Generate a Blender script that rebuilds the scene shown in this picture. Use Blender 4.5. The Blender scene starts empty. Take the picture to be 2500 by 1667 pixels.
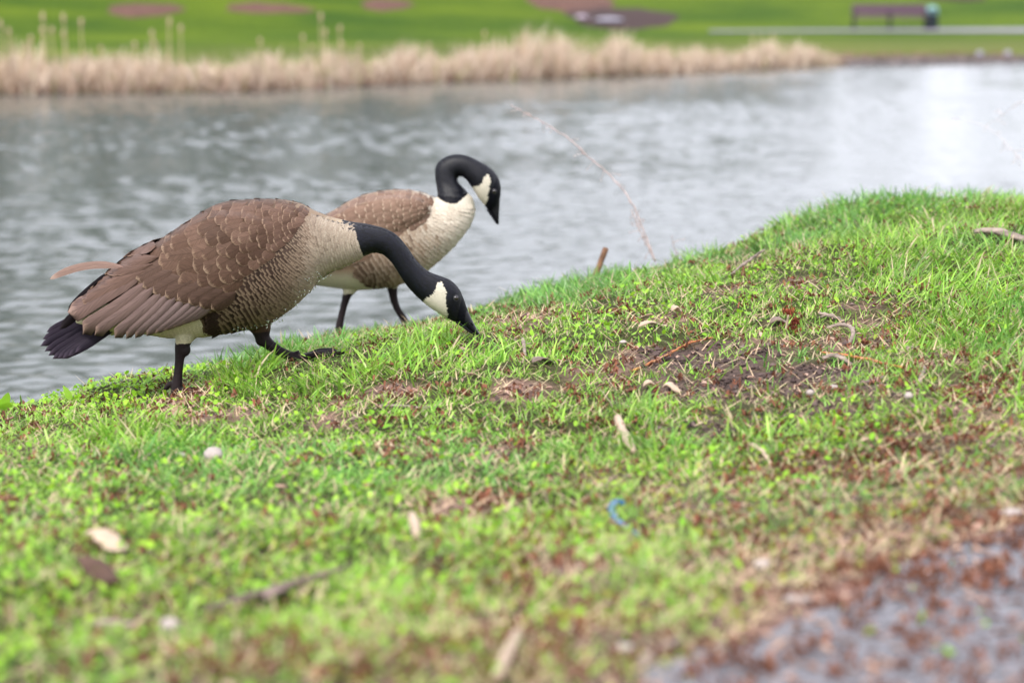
import bpy, math, random
import numpy as np
from mathutils import Vector
from mathutils.bvhtree import BVHTree

random.seed(7)
RNG = np.random.default_rng(11)
scn = bpy.context.scene
C = scn.collection
R = math.radians

# ------------------------------------------------------------------ camera
HC = 0.76                      # eye height above the spot where the first goose stands
F = 85.0 / 36.0 * 2500.0       # focal length in photo pixels
PITCH = math.atan((833.5 + 20.0) / F)
cam_d = bpy.data.cameras.new('camera')
cam = bpy.data.objects.new('camera', cam_d)
C.objects.link(cam)
cam.location = (0, 0, HC)
cam.rotation_euler = (math.pi / 2 - PITCH, 0, 0)
cam_d.lens = 85.0
cam_d.sensor_width = 36.0
cam_d.clip_start = 0.05
cam_d.clip_end = 2000.0
cam_d.dof.use_dof = True
cam_d.dof.focus_distance = 4.62
cam_d.dof.aperture_fstop = 4.0
cam_d.dof.aperture_blades = 0
scn.camera = cam

# ------------------------------------------------------------------ sky, sun, exposure
world = bpy.data.worlds.new('World')
scn.world = world
world.use_nodes = True
wn = world.node_tree
for n in list(wn.nodes):
    wn.nodes.remove(n)
SUN_EL, SUN_ROT = 52.0, 205.0   # from behind the camera, a little to the left
sky = wn.nodes.new('ShaderNodeTexSky')
sky.sky_type = 'NISHITA'
sky.sun_disc = False
sky.sun_elevation = R(SUN_EL)
sky.sun_rotation = R(SUN_ROT)
sky.air_density = 1.0
sky.dust_density = 2.0
hs = wn.nodes.new('ShaderNodeHueSaturation')
hs.inputs['Saturation'].default_value = 0.25
cloud = wn.nodes.new('ShaderNodeMix')
cloud.data_type = 'RGBA'
cloud.inputs[0].default_value = 0.72
cloud.inputs[7].default_value = (8.3, 8.45, 9.5, 1)     # even cloud cover
bg = wn.nodes.new('ShaderNodeBackground')
bg.inputs['Strength'].default_value = 0.10
wo = wn.nodes.new('ShaderNodeOutputWorld')
wn.links.new(sky.outputs[0], hs.inputs['Color'])
wn.links.new(hs.outputs[0], cloud.inputs[6])
wn.links.new(cloud.outputs[2], bg.inputs['Color'])
wn.links.new(bg.outputs[0], wo.inputs['Surface'])
sun_d = bpy.data.lights.new('sun', 'SUN')
sun_d.energy = 1.5
sun_d.angle = R(14)
sun_d.color = (1.0, 0.96, 0.9)
sun = bpy.data.objects.new('sun', sun_d)
C.objects.link(sun)
sd = Vector((math.sin(R(SUN_ROT)) * math.cos(R(SUN_EL)), math.cos(R(SUN_ROT)) * math.cos(R(SUN_EL)), math.sin(R(SUN_EL))))
sun.rotation_euler = sd.to_track_quat('Z', 'Y').to_euler()
scn.view_settings.view_transform = 'Standard'
scn.view_settings.look = 'None'
scn.view_settings.gamma = 1.0
scn.view_settings.use_curve_mapping = False
scn.view_settings.exposure = 1.14
scn.cycles.max_bounces = 6
scn.cycles.transparent_max_bounces = 4

# ------------------------------------------------------------------ measuring helpers
cp, sp = math.cos(PITCH), math.sin(PITCH)

def ray(px, py):
    a = (px - 1250.0) / F
    b = -(py - 833.5) / F
    return a, cp + b * sp, -sp + b * cp     # x right, y forward, z up

def at(px, py, D):
    x, y, z = ray(px, py)
    k = D / y
    return Vector((x * k, D, HC + z * k))

def px_of(X, Y, Z):
    dx, dy, dz = X, Y, Z - HC
    zc = dy * cp - dz * sp
    yc = dy * sp + dz * cp
    return 1250.0 + F * dx / zc, 833.5 - F * yc / zc

def lin(*c):
    if len(c) == 1:
        c = c[0]
    return tuple(((v / 255.0) / 12.92 if v <= 10 else (((v / 255.0) + 0.055) / 1.055) ** 2.4) for v in c)

def hash2(ix, iy, seed):
    h = (ix.astype(np.int64) * 374761393 + iy.astype(np.int64) * 668265263 + seed * 2147483647) & 0xffffffff
    h = ((h ^ (h >> 13)) * 1274126177) & 0xffffffff
    h = h ^ (h >> 16)
    return (h & 0xffff) / 65535.0

def vnoise(x, y, seed=0):
    x = np.asarray(x, float); y = np.asarray(y, float)
    ix = np.floor(x); iy = np.floor(y)
    fx = x - ix; fy = y - iy
    fx = fx * fx * (3 - 2 * fx); fy = fy * fy * (3 - 2 * fy)
    a = hash2(ix, iy, seed); b = hash2(ix + 1, iy, seed)
    c = hash2(ix, iy + 1, seed); d = hash2(ix + 1, iy + 1, seed)
    return (a * (1 - fx) + b * fx) * (1 - fy) + (c * (1 - fx) + d * fx) * fy

def fbm(x, y, seed=0, o=4):
    v = 0; a = 0.5; s = 0
    for k in range(o):
        v = v + a * vnoise(x * 2 ** k + 17.3 * k, y * 2 ** k - 9.1 * k, seed + k)
        s += a; a *= 0.5
    return v / s

def smooth(e0, e1, x):
    t = np.clip((x - e0) / (e1 - e0), 0, 1)
    return t * t * (3 - 2 * t)

# ------------------------------------------------------------------ mesh helpers
def np_mesh(name, V, faces, cols=None, fuv=None, ecol=None, smooth_shade=True):
    """faces: list of (N,k) int arrays"""
    me = bpy.data.meshes.new(name)
    V = np.asarray(V, np.float32)
    me.vertices.add(len(V))
    me.vertices.foreach_set('co', V.ravel())
    tot = []; sizes = []
    for f in faces:
        f = np.asarray(f, np.int32)
        if len(f) == 0:
            continue
        tot.append(f.ravel()); sizes.append(np.full(len(f), f.shape[1], np.int32))
    idx = np.concatenate(tot); sizes = np.concatenate(sizes)
    starts = np.concatenate([[0], np.cumsum(sizes)[:-1]]).astype(np.int32)
    me.loops.add(len(idx)); me.loops.foreach_set('vertex_index', idx)
    me.polygons.add(len(sizes))
    me.polygons.foreach_set('loop_start', starts)
    me.polygons.foreach_set('loop_total', sizes)
    me.polygons.foreach_set('use_smooth', np.full(len(sizes), smooth_shade, bool))
    me.update(calc_edges=True)
    def attr(nm, a):
        a = np.asarray(a, np.float32)
        if a.shape[1] == 3:
            a = np.concatenate([a, np.ones((len(a), 1), np.float32)], 1)
        t = me.attributes.new(nm, 'FLOAT_COLOR', 'POINT')
        t.data.foreach_set('color', a.ravel())
    if cols is not None:
        attr('Col', cols)
    if ecol is not None:
        attr('Edge', ecol)
    if fuv is not None:
        t = me.attributes.new('fuv', 'FLOAT_VECTOR', 'POINT')
        f3 = np.concatenate([np.asarray(fuv, np.float32), np.zeros((len(fuv), 1), np.float32)], 1) if np.asarray(fuv).shape[1] == 2 else np.asarray(fuv, np.float32)
        t.data.foreach_set('vector', f3.ravel())
    return me

def link(name, me, mat, parent=None, loc=None):
    o = bpy.data.objects.new(name, me)
    C.objects.link(o)
    if mat is not None and me is not None and len(me.materials) == 0:
        me.materials.append(mat)
    if parent is not None:
        o.parent = parent
    if loc is not None:
        o.location = loc
    return o

def tag(o, label=None, cat=None, group=None, kind=None):
    if label: o['label'] = label
    if cat: o['category'] = cat
    if group: o['group'] = group
    if kind: o['kind'] = kind
    return o

def root_at(name, loc, label, cat, group=None):
    o = bpy.data.objects.new(name, None)
    C.objects.link(o); o.location = loc; o.empty_display_size = 0.05
    return tag(o, label, cat, group)

def spline(pts, n):
    """Catmull-Rom through rows of pts, n samples spaced evenly in parameter"""
    P = np.asarray(pts, float)
    P = np.vstack([2 * P[0] - P[1], P, 2 * P[-1] - P[-2]])
    m = len(pts) - 1
    t = np.linspace(0, m - 1e-9, n)
    i = np.floor(t).astype(int); u = (t - i)[:, None]
    a, b, c, d = P[i], P[i + 1], P[i + 2], P[i + 3]
    return 0.5 * (2 * b + (c - a) * u + (2 * a - 5 * b + 4 * c - d) * u ** 2 + (3 * b - a - 3 * c + d) * u ** 3)

class Geo:
    """collects closed shapes as one mesh"""
    def __init__(s):
        s.V = []; s.F4 = []; s.F3 = []; s.n = 0; s.cols = []
    def add(s, V, quads=None, tris=None, col=None):
        V = np.asarray(V, float)
        if quads is not None and len(quads): s.F4.append(np.asarray(quads) + s.n)
        if tris is not None and len(tris): s.F3.append(np.asarray(tris) + s.n)
        s.V.append(V); s.n += len(V)
        if col is not None:
            s.cols.append(np.tile(np.asarray(col, float)[None, :3], (len(V), 1)))
    def loft(s, rings, col=None):
        rings = np.asarray(rings, float)       # (n, m, 3)
        n, m = rings.shape[:2]
        V = rings.reshape(-1, 3)
        V = np.vstack([V, rings[0].mean(0), rings[-1].mean(0)])
        i = np.arange(n - 1)[:, None]; j = np.arange(m)[None, :]
        a = i * m + j; b = i * m + (j + 1) % m
        q = np.stack([a, b, b + m, a + m], -1).reshape(-1, 4)
        j = np.arange(m)
        t1 = np.stack([np.full(m, n * m), (j + 1) % m, j], -1)
        t2 = np.stack([np.full(m, n * m + 1), (n - 1) * m + j, (n - 1) * m + (j + 1) % m], -1)
        s.add(V, q, np.vstack([t1, t2]), col)
    def tube(s, path, radii, m=10, col=None, jit=0.0, flat=1.0):
        P = np.asarray(path, float); n = len(P)
        T = np.gradient(P, axis=0)
        T /= np.linalg.norm(T, axis=1)[:, None] + 1e-12
        ref = np.array([0, 0, 1.0]) if abs(T[0][2]) < 0.9 else np.array([0, 1.0, 0])
        N = []
        v = ref - T[0] * ref.dot(T[0]); v /= np.linalg.norm(v)
        for k in range(n):
            v = v - T[k] * v.dot(T[k]); v /= np.linalg.norm(v); N.append(v.copy())
        N = np.array(N); B = np.cross(T, N)
        th = np.linspace(0, 2 * np.pi, m, endpoint=False)
        r = np.asarray(radii, float)
        r = np.broadcast_to(r, (n,))
        rr = r[:, None] * (1 + jit * (RNG.random((n, m)) - 0.5))
        rings = P[:, None, :] + rr[..., None] * (flat * np.cos(th)[None, :, None] * N[:, None, :] + np.sin(th)[None, :, None] * B[:, None, :])
        s.loft(rings, col)
    def box(s, c, size, rot=None, col=None):
        x, y, z = np.array(size) / 2
        V = np.array([[a * x, b * y, d * z] for a in (-1, 1) for b in (-1, 1) for d in (-1, 1)])
        if rot is not None:
            cz, sz = math.cos(rot), math.sin(rot)
            V = V @ np.array([[cz, sz, 0], [-sz, cz, 0], [0, 0, 1]])
        V = V + np.array(c)
        q = [[0, 1, 3, 2], [4, 6, 7, 5], [0, 4, 5, 1], [2, 3, 7, 6], [0, 2, 6, 4], [1, 5, 7, 3]]
        s.add(V, q, None, col)
    def ellipsoid(s, c, r, n=10, m=14, jit=0.0, col=None):
        th = np.linspace(0.12, np.pi - 0.12, n)
        ph = np.linspace(0, 2 * np.pi, m, endpoint=False)
        R_ = 1 + jit * (RNG.random((n, m)) - 0.5)
        rings = np.stack([R_ * np.sin(th)[:, None] * np.cos(ph) * r[0], R_ * np.sin(th)[:, None] * np.sin(ph) * r[1], R_ * np.cos(th)[:, None] * np.ones(m) * r[2]], -1) + np.array(c)
        s.loft(rings, col)
    def mesh(s, name, smooth_shade=True, origin=None):
        V = np.vstack(s.V)
        if origin is not None: V = V - np.array(origin)
        F_ = []
        if s.F4: F_.append(np.vstack(s.F4))
        if s.F3: F_.append(np.vstack(s.F3))
        return np_mesh(name, V, F_, cols=np.vstack(s.cols) if s.cols else None, smooth_shade=smooth_shade)

# ------------------------------------------------------------------ materials
def new_mat(name):
    m = bpy.data.materials.new(name); m.use_nodes = True
    nt = m.node_tree
    for n in list(nt.nodes): nt.nodes.remove(n)
    out = nt.nodes.new('ShaderNodeOutputMaterial')
    p = nt.nodes.new('ShaderNodeBsdfPrincipled')
    nt.links.new(p.outputs[0], out.inputs['Surface'])
    return m, nt, p, out

def N(nt, t, **kw):
    n = nt.nodes.new(t)
    for k, v in kw.items(): setattr(n, k, v)
    return n

def simple(name, col, rough=0.7, var=0.25, scale=60.0, bump=0.3, spec=0.3, stretch=None, bdist=0.002, col2=None):
    m, nt, p, out = new_mat(name)
    tc = N(nt, 'ShaderNodeTexCoord'); mp = N(nt, 'ShaderNodeMapping')
    if stretch: mp.inputs['Scale'].default_value = stretch
    nt.links.new(tc.outputs['Object'], mp.inputs[0])
    nz = N(nt, 'ShaderNodeTexNoise'); nz.inputs['Scale'].default_value = scale; nz.inputs['Detail'].default_value = 5
    nt.links.new(mp.outputs[0], nz.inputs['Vector'])
    mx = N(nt, 'ShaderNodeMix', data_type='RGBA')
    c = np.array(col); c2 = np.array(col2) if col2 is not None else c * (1 + var)
    mx.inputs[6].default_value = (*(c * (1 - var)), 1); mx.inputs[7].default_value = (*c2, 1)
    rp = N(nt, 'ShaderNodeMapRange'); rp.inputs[1].default_value = 0.35; rp.inputs[2].default_value = 0.65
    nt.links.new(nz.outputs[0], rp.inputs[0]); nt.links.new(rp.outputs[0], mx.inputs[0])
    nt.links.new(mx.outputs[2], p.inputs['Base Color'])
    p.inputs['Roughness'].default_value = rough
    p.inputs['Specular IOR Level'].default_value = spec
    if bump:
        b = N(nt, 'ShaderNodeBump'); b.inputs['Strength'].default_value = bump; b.inputs['Distance'].default_value = bdist
        nt.links.new(nz.outputs[0], b.inputs['Height']); nt.links.new(b.outputs[0], p.inputs['Normal'])
    return m

def attr_mat(name, rough=0.6, spec=0.3, transl=0.0, var=0.15, scale=120.0, bump=0.0):
    m, nt, p, out = new_mat(name)
    a = N(nt, 'ShaderNodeAttribute', attribute_name='Col')
    tc = N(nt, 'ShaderNodeTexCoord')
    nz = N(nt, 'ShaderNodeTexNoise'); nz.inputs['Scale'].default_value = scale; nz.inputs['Detail'].default_value = 3
    nt.links.new(tc.outputs['Object'], nz.inputs['Vector'])
    mr = N(nt, 'ShaderNodeMapRange'); mr.inputs[3].default_value = 1 - var; mr.inputs[4].default_value = 1 + var
    nt.links.new(nz.outputs[0], mr.inputs[0])
    mu = N(nt, 'ShaderNodeVectorMath', operation='SCALE')
    nt.links.new(a.outputs['Color'], mu.inputs[0]); nt.links.new(mr.outputs[0], mu.inputs['Scale'])
    nt.links.new(mu.outputs[0], p.inputs['Base Color'])
    p.inputs['Roughness'].default_value = rough
    p.inputs['Specular IOR Level'].default_value = spec
    if bump:
        b = N(nt, 'ShaderNodeBump'); b.inputs['Strength'].default_value = bump; b.inputs['Distance'].default_value = 0.002
        nt.links.new(nz.outputs[0], b.inputs['Height']); nt.links.new(b.outputs[0], p.inputs['Normal'])
    if transl:
        t = N(nt, 'ShaderNodeBsdfTranslucent')
        nt.links.new(mu.outputs[0], t.inputs['Color'])
        ms = N(nt, 'ShaderNodeMixShader'); ms.inputs[0].default_value = transl
        nt.links.new(p.outputs[0], ms.inputs[1]); nt.links.new(t.outputs[0], ms.inputs[2])
        nt.links.new(ms.outputs[0], out.inputs['Surface'])
    return m

M_leaf = attr_mat('leaf', rough=0.36, spec=0.5, transl=0.38, var=0.12)
M_litter = attr_mat('litter', rough=0.8, spec=0.15, transl=0.12, var=0.3, scale=300)
M_soil = attr_mat('soil_lumps', rough=0.95, spec=0.1, var=0.4, scale=250, bump=0.4)
M_wood = simple('dead_wood', lin(125, 108, 100), rough=0.85, var=0.35, scale=40, bump=0.6, stretch=(1, 1, 1))
M_pale = simple('bare_pale_wood', lin(186, 164, 142), rough=0.7, var=0.12, scale=60, bump=0.3)
M_orange = simple('orange_twig', lin(180, 115, 70), rough=0.6, var=0.2, scale=80, bump=0.3)
M_bark = simple('grey_bark', lin(140, 125, 115), rough=0.9, var=0.45, scale=55, bump=0.8, stretch=(0.35, 1, 1), bdist=0.004)
M_pebble = simple('pale_pebble', lin(176, 164, 158), rough=0.6, var=0.12, scale=90, bump=0.3)
M_iron = simple('black_iron', lin(40, 42, 48), rough=0.5, var=0.2, scale=30, bump=0.1)
M_slat = simple('plum_slat', lin(98, 70, 92), rough=0.6, var=0.12, scale=20, bump=0.2, stretch=(0.2, 3, 3))
M_bin = simple('dark_bin', lin(38, 48, 50), rough=0.45, var=0.2, scale=20, bump=0.1)
M_lid = simple('pale_teal_lid', lin(120, 156, 156), rough=0.4, var=0.1, scale=20, bump=0.1)
M_mulch = simple('mulch', lin(96, 68, 58), rough=0.95, var=0.4, scale=9, bump=0.8, bdist=0.03)
M_mulch_d = simple('dark_mulch', lin(62, 46, 44), rough=0.95, var=0.4, scale=9, bump=0.8, bdist=0.03)
M_stone = simple('shore_stone', lin(126, 114, 112), rough=0.85, var=0.35, scale=6, bump=0.6, bdist=0.02)
M_white = simple('white_stone', lin(150, 146, 158), rough=0.6, var=0.1, scale=8, bump=0.3, bdist=0.02)
M_blue = simple('blue_plastic', lin(8, 96, 142), rough=0.3, var=0.15, scale=40, bump=0.1, spec=0.5)

def mat_water():
    m, nt, p, out = new_mat('pond_water')
    p.inputs['Base Color'].default_value = (*lin(84, 90, 86), 1)
    p.inputs['Roughness'].default_value = 0.15
    p.inputs['IOR'].default_value = 1.333
    p.inputs['Specular IOR Level'].default_value = 0.9
    return m

def mat_far_grass():
    m, nt, p, out = new_mat('hill_grass')
    geo = N(nt, 'ShaderNodeNewGeometry')
    n1 = N(nt, 'ShaderNodeTexNoise'); n1.inputs['Scale'].default_value = 0.16; n1.inputs['Detail'].default_value = 4
    n2 = N(nt, 'ShaderNodeTexNoise'); n2.inputs['Scale'].default_value = 9.0; n2.inputs['Detail'].default_value = 4
    nt.links.new(geo.outputs['Position'], n1.inputs['Vector']); nt.links.new(geo.outputs['Position'], n2.inputs['Vector'])
    r1 = N(nt, 'ShaderNodeValToRGB')
    r1.color_ramp.elements[0].position = 0.36; r1.color_ramp.elements[0].color = (*lin(58, 86, 20), 1)
    r1.color_ramp.elements[1].position = 0.64; r1.color_ramp.elements[1].color = (*lin(94, 114, 24), 1)
    nt.links.new(n1.outputs[0], r1.inputs[0])
    mx = N(nt, 'ShaderNodeMix', data_type='RGBA', blend_type='MULTIPLY'); mx.inputs[0].default_value = 1
    r2 = N(nt, 'ShaderNodeValToRGB')
    r2.color_ramp.elements[0].position = 0.3; r2.color_ramp.elements[0].color = (0.6, 0.6, 0.6, 1)
    r2.color_ramp.elements[1].position = 0.7; r2.color_ramp.elements[1].color = (1.15, 1.15, 1.1, 1)
    nt.links.new(n2.outputs[0], r2.inputs[0])
    nt.links.new(r1.outputs[0], mx.inputs[6]); nt.links.new(r2.outputs[0], mx.inputs[7])
    # the strip by the water is thinner, straw-tinged grass (attribute painted by distance from the shore)
    at_ = N(nt, 'ShaderNodeAttribute', attribute_name='Col')
    mx2 = N(nt, 'ShaderNodeMix', data_type='RGBA'); mx2.inputs[7].default_value = (*lin(112, 110, 64), 1)
    sx = N(nt, 'ShaderNodeSeparateColor'); nt.links.new(at_.outputs['Color'], sx.inputs[0])
    n3 = N(nt, 'ShaderNodeTexNoise'); n3.inputs['Scale'].default_value = 0.9; n3.inputs['Detail'].default_value = 3
    nt.links.new(geo.outputs['Position'], n3.inputs['Vector'])
    mm = N(nt, 'ShaderNodeMath', operation='MULTIPLY'); nt.links.new(sx.outputs[0], mm.inputs[0]); nt.links.new(n3.outputs[0], mm.inputs[1])
    nt.links.new(mm.outputs[0], mx2.inputs[0]); nt.links.new(mx.outputs[2], mx2.inputs[6])
    nt.links.new(mx2.outputs[2], p.inputs['Base Color'])
    p.inputs['Roughness'].default_value = 0.9; p.inputs['Specular IOR Level'].default_value = 0.1
    b = N(nt, 'ShaderNodeBump'); b.inputs['Strength'].default_value = 0.6; b.inputs['Distance'].default_value = 0.1
    nt.links.new(n2.outputs[0], b.inputs['Height']); nt.links.new(b.outputs[0], p.inputs['Normal'])
    return m

def mat_ground():
    m, nt, p, out = new_mat('bank_soil')
    a = N(nt, 'ShaderNodeAttribute', attribute_name='Col')
    geo = N(nt, 'ShaderNodeNewGeometry')
    n = N(nt, 'ShaderNodeTexNoise'); n.inputs['Scale'].default_value = 90; n.inputs['Detail'].default_value = 6
    nt.links.new(geo.outputs['Position'], n.inputs['Vector'])
    r = N(nt, 'ShaderNodeMapRange'); r.inputs[1].default_value = 0.3; r.inputs[2].default_value = 0.7; r.inputs[3].default_value = 0.55; r.inputs[4].default_value = 1.5
    nt.links.new(n.outputs[0], r.inputs[0])
    mu = N(nt, 'ShaderNodeVectorMath', operation='SCALE'); nt.links.new(a.outputs['Color'], mu.inputs[0]); nt.links.new(r.outputs[0], mu.inputs['Scale'])
    nt.links.new(mu.outputs[0], p.inputs['Base Color'])
    p.inputs['Roughness'].default_value = 0.95; p.inputs['Specular IOR Level'].default_value = 0.15
    b = N(nt, 'ShaderNodeBump'); b.inputs['Strength'].default_value = 0.9; b.inputs['Distance'].default_value = 0.006
    nt.links.new(n.outputs[0], b.inputs['Height']); nt.links.new(b.outputs[0], p.inputs['Normal'])
    return m

def mat_asphalt():
    m, nt, p, out = new_mat('asphalt')
    geo = N(nt, 'ShaderNodeNewGeometry')
    v = N(nt, 'ShaderNodeTexVoronoi'); v.inputs['Scale'].default_value = 130
    nt.links.new(geo.outputs['Position'], v.inputs['Vector'])
    r = N(nt, 'ShaderNodeValToRGB')
    r.color_ramp.elements[0].color = (*lin(82, 81, 85), 1); r.color_ramp.elements[1].color = (*lin(140, 138, 144), 1)
    r.color_ramp.elements[0].position = 0.15; r.color_ramp.elements[1].position = 0.95
    sc = N(nt, 'ShaderNodeSeparateColor'); nt.links.new(v.outputs['Color'], sc.inputs[0])
    nt.links.new(sc.outputs[0], r.inputs[0]); nt.links.new(r.outputs[0], p.inputs['Base Color'])
    p.inputs['Roughness'].default_value = 0.8
    b = N(nt, 'ShaderNodeBump'); b.inputs['Strength'].default_value = 0.8; b.inputs['Distance'].default_value = 0.003; b.invert = True
    nt.links.new(v.outputs['Distance'], b.inputs['Height']); nt.links.new(b.outputs[0], p.inputs['Normal'])
    return m

def mat_feather(name, rough=0.55, streak=0.22, spec=0.10, sidew=0.8, e0=0.955, e1=1.05):
    m, nt, p, out = new_mat(name)
    a = N(nt, 'ShaderNodeAttribute', attribute_name='Col')
    e = N(nt, 'ShaderNodeAttribute', attribute_name='Edge')
    f = N(nt, 'ShaderNodeAttribute', attribute_name='fuv')
    s = N(nt, 'ShaderNodeSeparateXYZ'); nt.links.new(f.outputs['Vector'], s.inputs[0])
    au = N(nt, 'ShaderNodeMath', operation='ABSOLUTE'); nt.links.new(s.outputs[0], au.inputs[0])
    # rim distance: |u| weighted by v, or v itself
    w = N(nt, 'ShaderNodeMath', operation='MULTIPLY_ADD'); w.inputs[1].default_value = 0.22; w.inputs[2].default_value = sidew
    nt.links.new(s.outputs[1], w.inputs[0])
    uu = N(nt, 'ShaderNodeMath', operation='MULTIPLY'); nt.links.new(au.outputs[0], uu.inputs[0]); nt.links.new(w.outputs[0], uu.inputs[1])
    mx = N(nt, 'ShaderNodeMath', operation='MAXIMUM'); nt.links.new(uu.outputs[0], mx.inputs[0]); nt.links.new(s.outputs[1], mx.inputs[1])
    # barb streaks: slanting fine noise in feather space
    cb = N(nt, 'ShaderNodeCombineXYZ')
    sl = N(nt, 'ShaderNodeMath', operation='MULTIPLY_ADD'); sl.inputs[1].default_value = -0.35
    nt.links.new(au.outputs[0], sl.inputs[0]); nt.links.new(s.outputs[1], sl.inputs[2])
    m1 = N(nt, 'ShaderNodeMath', operation='MULTIPLY'); m1.inputs[1].default_value = 26; nt.links.new(sl.outputs[0], m1.inputs[0])
    m2 = N(nt, 'ShaderNodeMath', operation='MULTIPLY'); m2.inputs[1].default_value = 1.5; nt.links.new(s.outputs[0], m2.inputs[0])
    nt.links.new(m1.outputs[0], cb.inputs[0]); nt.links.new(m2.outputs[0], cb.inputs[1]); nt.links.new(s.outputs[2], cb.inputs[2])
    nz = N(nt, 'ShaderNodeTexNoise'); nz.inputs['Scale'].default_value = 1.0; nz.inputs['Detail'].default_value = 3
    nt.links.new(cb.outputs[0], nz.inputs['Vector'])
    jt = N(nt, 'ShaderNodeMath', operation='MULTIPLY_ADD'); jt.inputs[1].default_value = 0.16
    nt.links.new(nz.outputs[0], jt.inputs[0]); nt.links.new(mx.outputs[0], jt.inputs[2])
    sm = N(nt, 'ShaderNodeMapRange', interpolation_type='SMOOTHSTEP'); sm.inputs[1].default_value = e0; sm.inputs[2].default_value = e1
    nt.links.new(jt.outputs[0], sm.inputs[0])
    cm = N(nt, 'ShaderNodeMix', data_type='RGBA')
    nt.links.new(sm.outputs[0], cm.inputs[0]); nt.links.new(a.outputs['Color'], cm.inputs[6]); nt.links.new(e.outputs['Color'], cm.inputs[7])
    mr = N(nt, 'ShaderNodeMapRange'); mr.inputs[1].default_value = 0.3; mr.inputs[2].default_value = 0.7; mr.inputs[3].default_value = 1 - streak; mr.inputs[4].default_value = 1 + streak
    nt.links.new(nz.outputs[0], mr.inputs[0])
    # thin darker shaft
    sh = N(nt, 'ShaderNodeMapRange'); sh.inputs[1].default_value = 0.0; sh.inputs[2].default_value = 0.09; sh.inputs[3].default_value = 0.72; sh.inputs[4].default_value = 1.0
    nt.links.new(au.outputs[0], sh.inputs[0])
    pr = N(nt, 'ShaderNodeMath', operation='MULTIPLY'); nt.links.new(mr.outputs[0], pr.inputs[0]); nt.links.new(sh.outputs[0], pr.inputs[1])
    mu = N(nt, 'ShaderNodeVectorMath', operation='SCALE'); nt.links.new(cm.outputs[2], mu.inputs[0]); nt.links.new(pr.outputs[0], mu.inputs['Scale'])
    nt.links.new(mu.outputs[0], p.inputs['Base Color'])
    p.inputs['Roughness'].default_value = rough; p.inputs['Specular IOR Level'].default_value = spec
    b = N(nt, 'ShaderNodeBump'); b.inputs['Strength'].default_value = 0.35; b.inputs['Distance'].default_value = 0.001
    nt.links.new(nz.outputs[0], b.inputs['Height']); nt.links.new(b.outputs[0], p.inputs['Normal'])
    return m

M_water = mat_water(); M_hill = mat_far_grass(); M_ground = mat_ground(); M_asph = mat_asphalt()
M_feather = mat_feather('plumage')
M_down = mat_feather('short_plumage', rough=0.6, streak=0.2, sidew=0.3, e0=0.86, e1=1.0)
M_neck = mat_feather('neck_plumage', rough=0.38, streak=0.5, spec=0.34, sidew=0.3, e0=0.86, e1=1.0)
M_body = attr_mat('goose_skin', rough=0.55, spec=0.15, var=0.2, scale=260, bump=0.5)
M_bill = simple('goose_bill', (0.008, 0.008, 0.012), rough=0.38, var=0.3, scale=60, bump=0.15, spec=0.3)
M_eye = simple('goose_eye', (0.012, 0.007, 0.006), rough=0.04, var=0.1, scale=10, bump=0, spec=0.9)
M_path = simple('far_path', lin(138, 134, 144), rough=0.9, var=0.12, scale=3, bump=0.2)

# ------------------------------------------------------------------ near bank relief
EDGE_PX = [(-700, 1080, 4.15), (-300, 1020, 4.35), (0, 987, 4.5), (250, 927, 4.8), (480, 890, 5.0), (720, 836, 5.4), (980, 800, 5.8),
           (1170, 745, 6.0), (1450, 668, 6.15), (1600, 635, 6.25), (1750, 600, 6.3), (1870, 550, 6.35), (1960, 512, 6.4),
           (2080, 484, 6.45), (2300, 478, 6.5), (2500, 470, 6.6), (2900, 470, 6.9), (3500, 480, 7.5)]
EDGE = np.array([[*at(e[0], e[1] + 20, e[2])] for e in EDGE_PX])
CTRL = [(0, 1667, 2.0), (1250, 1667, 1.97), (2500, 1667, 1.9), (0, 1300, 2.85), (1250, 1300, 2.82), (2500, 1300, 2.70), (600, 1137, 3.48), (1700, 1137, 3.4),
        (450, 972, 4.6), (0, 1100, 3.75), (735, 886, 4.6), (1170, 826, 4.6), (1250, 1000, 3.92), (2500, 950, 3.72),
        (1500, 800, 4.6), (1900, 785, 4.6), (2400, 730, 4.7), (2430, 620, 5.2), (2000, 620, 5.45), (1600, 730, 5.1), (830, 806, 5.72), (985, 786, 5.78),
        (1100, 790, 5.3)]
cpts = np.array([[*at(*c)] for c in CTRL] + [list(e) for e in EDGE] +
                [[-2.5, 1.0, 0.25], [2.5, 1.0, 0.26], [0, 0.2, 0.27], [-3, 3, 0.05], [4, 3, 0.2], [5, 6, 0.22], [5, 0, 0.27], [-4, 0, 0.25]])
def tps_k(r2):
    return np.where(r2 > 1e-12, 0.5 * r2 * np.log(np.maximum(r2, 1e-12)), 0)
_n = len(cpts)
_K = tps_k(((cpts[:, None, :2] - cpts[None, :, :2]) ** 2).sum(-1)) + np.eye(_n) * 0.01
_P = np.hstack([np.ones((_n, 1)), cpts[:, :2]])
_A = np.block([[_K, _P], [_P.T, np.zeros((3, 3))]])
_W = np.linalg.solve(_A, np.concatenate([cpts[:, 2], np.zeros(3)]))
def base_h(X, Y):
    X = np.asarray(X, float); Y = np.asarray(Y, float)
    sh = X.shape; x = X.ravel(); y = Y.ravel()
    z = _W[_n] + _W[_n + 1] * x + _W[_n + 2] * y
    for k in range(_n):
        z = z + _W[k] * tps_k((x - cpts[k, 0]) ** 2 + (y - cpts[k, 1]) ** 2)
    return np.clip(z, -0.08, 0.34).reshape(sh)

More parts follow.
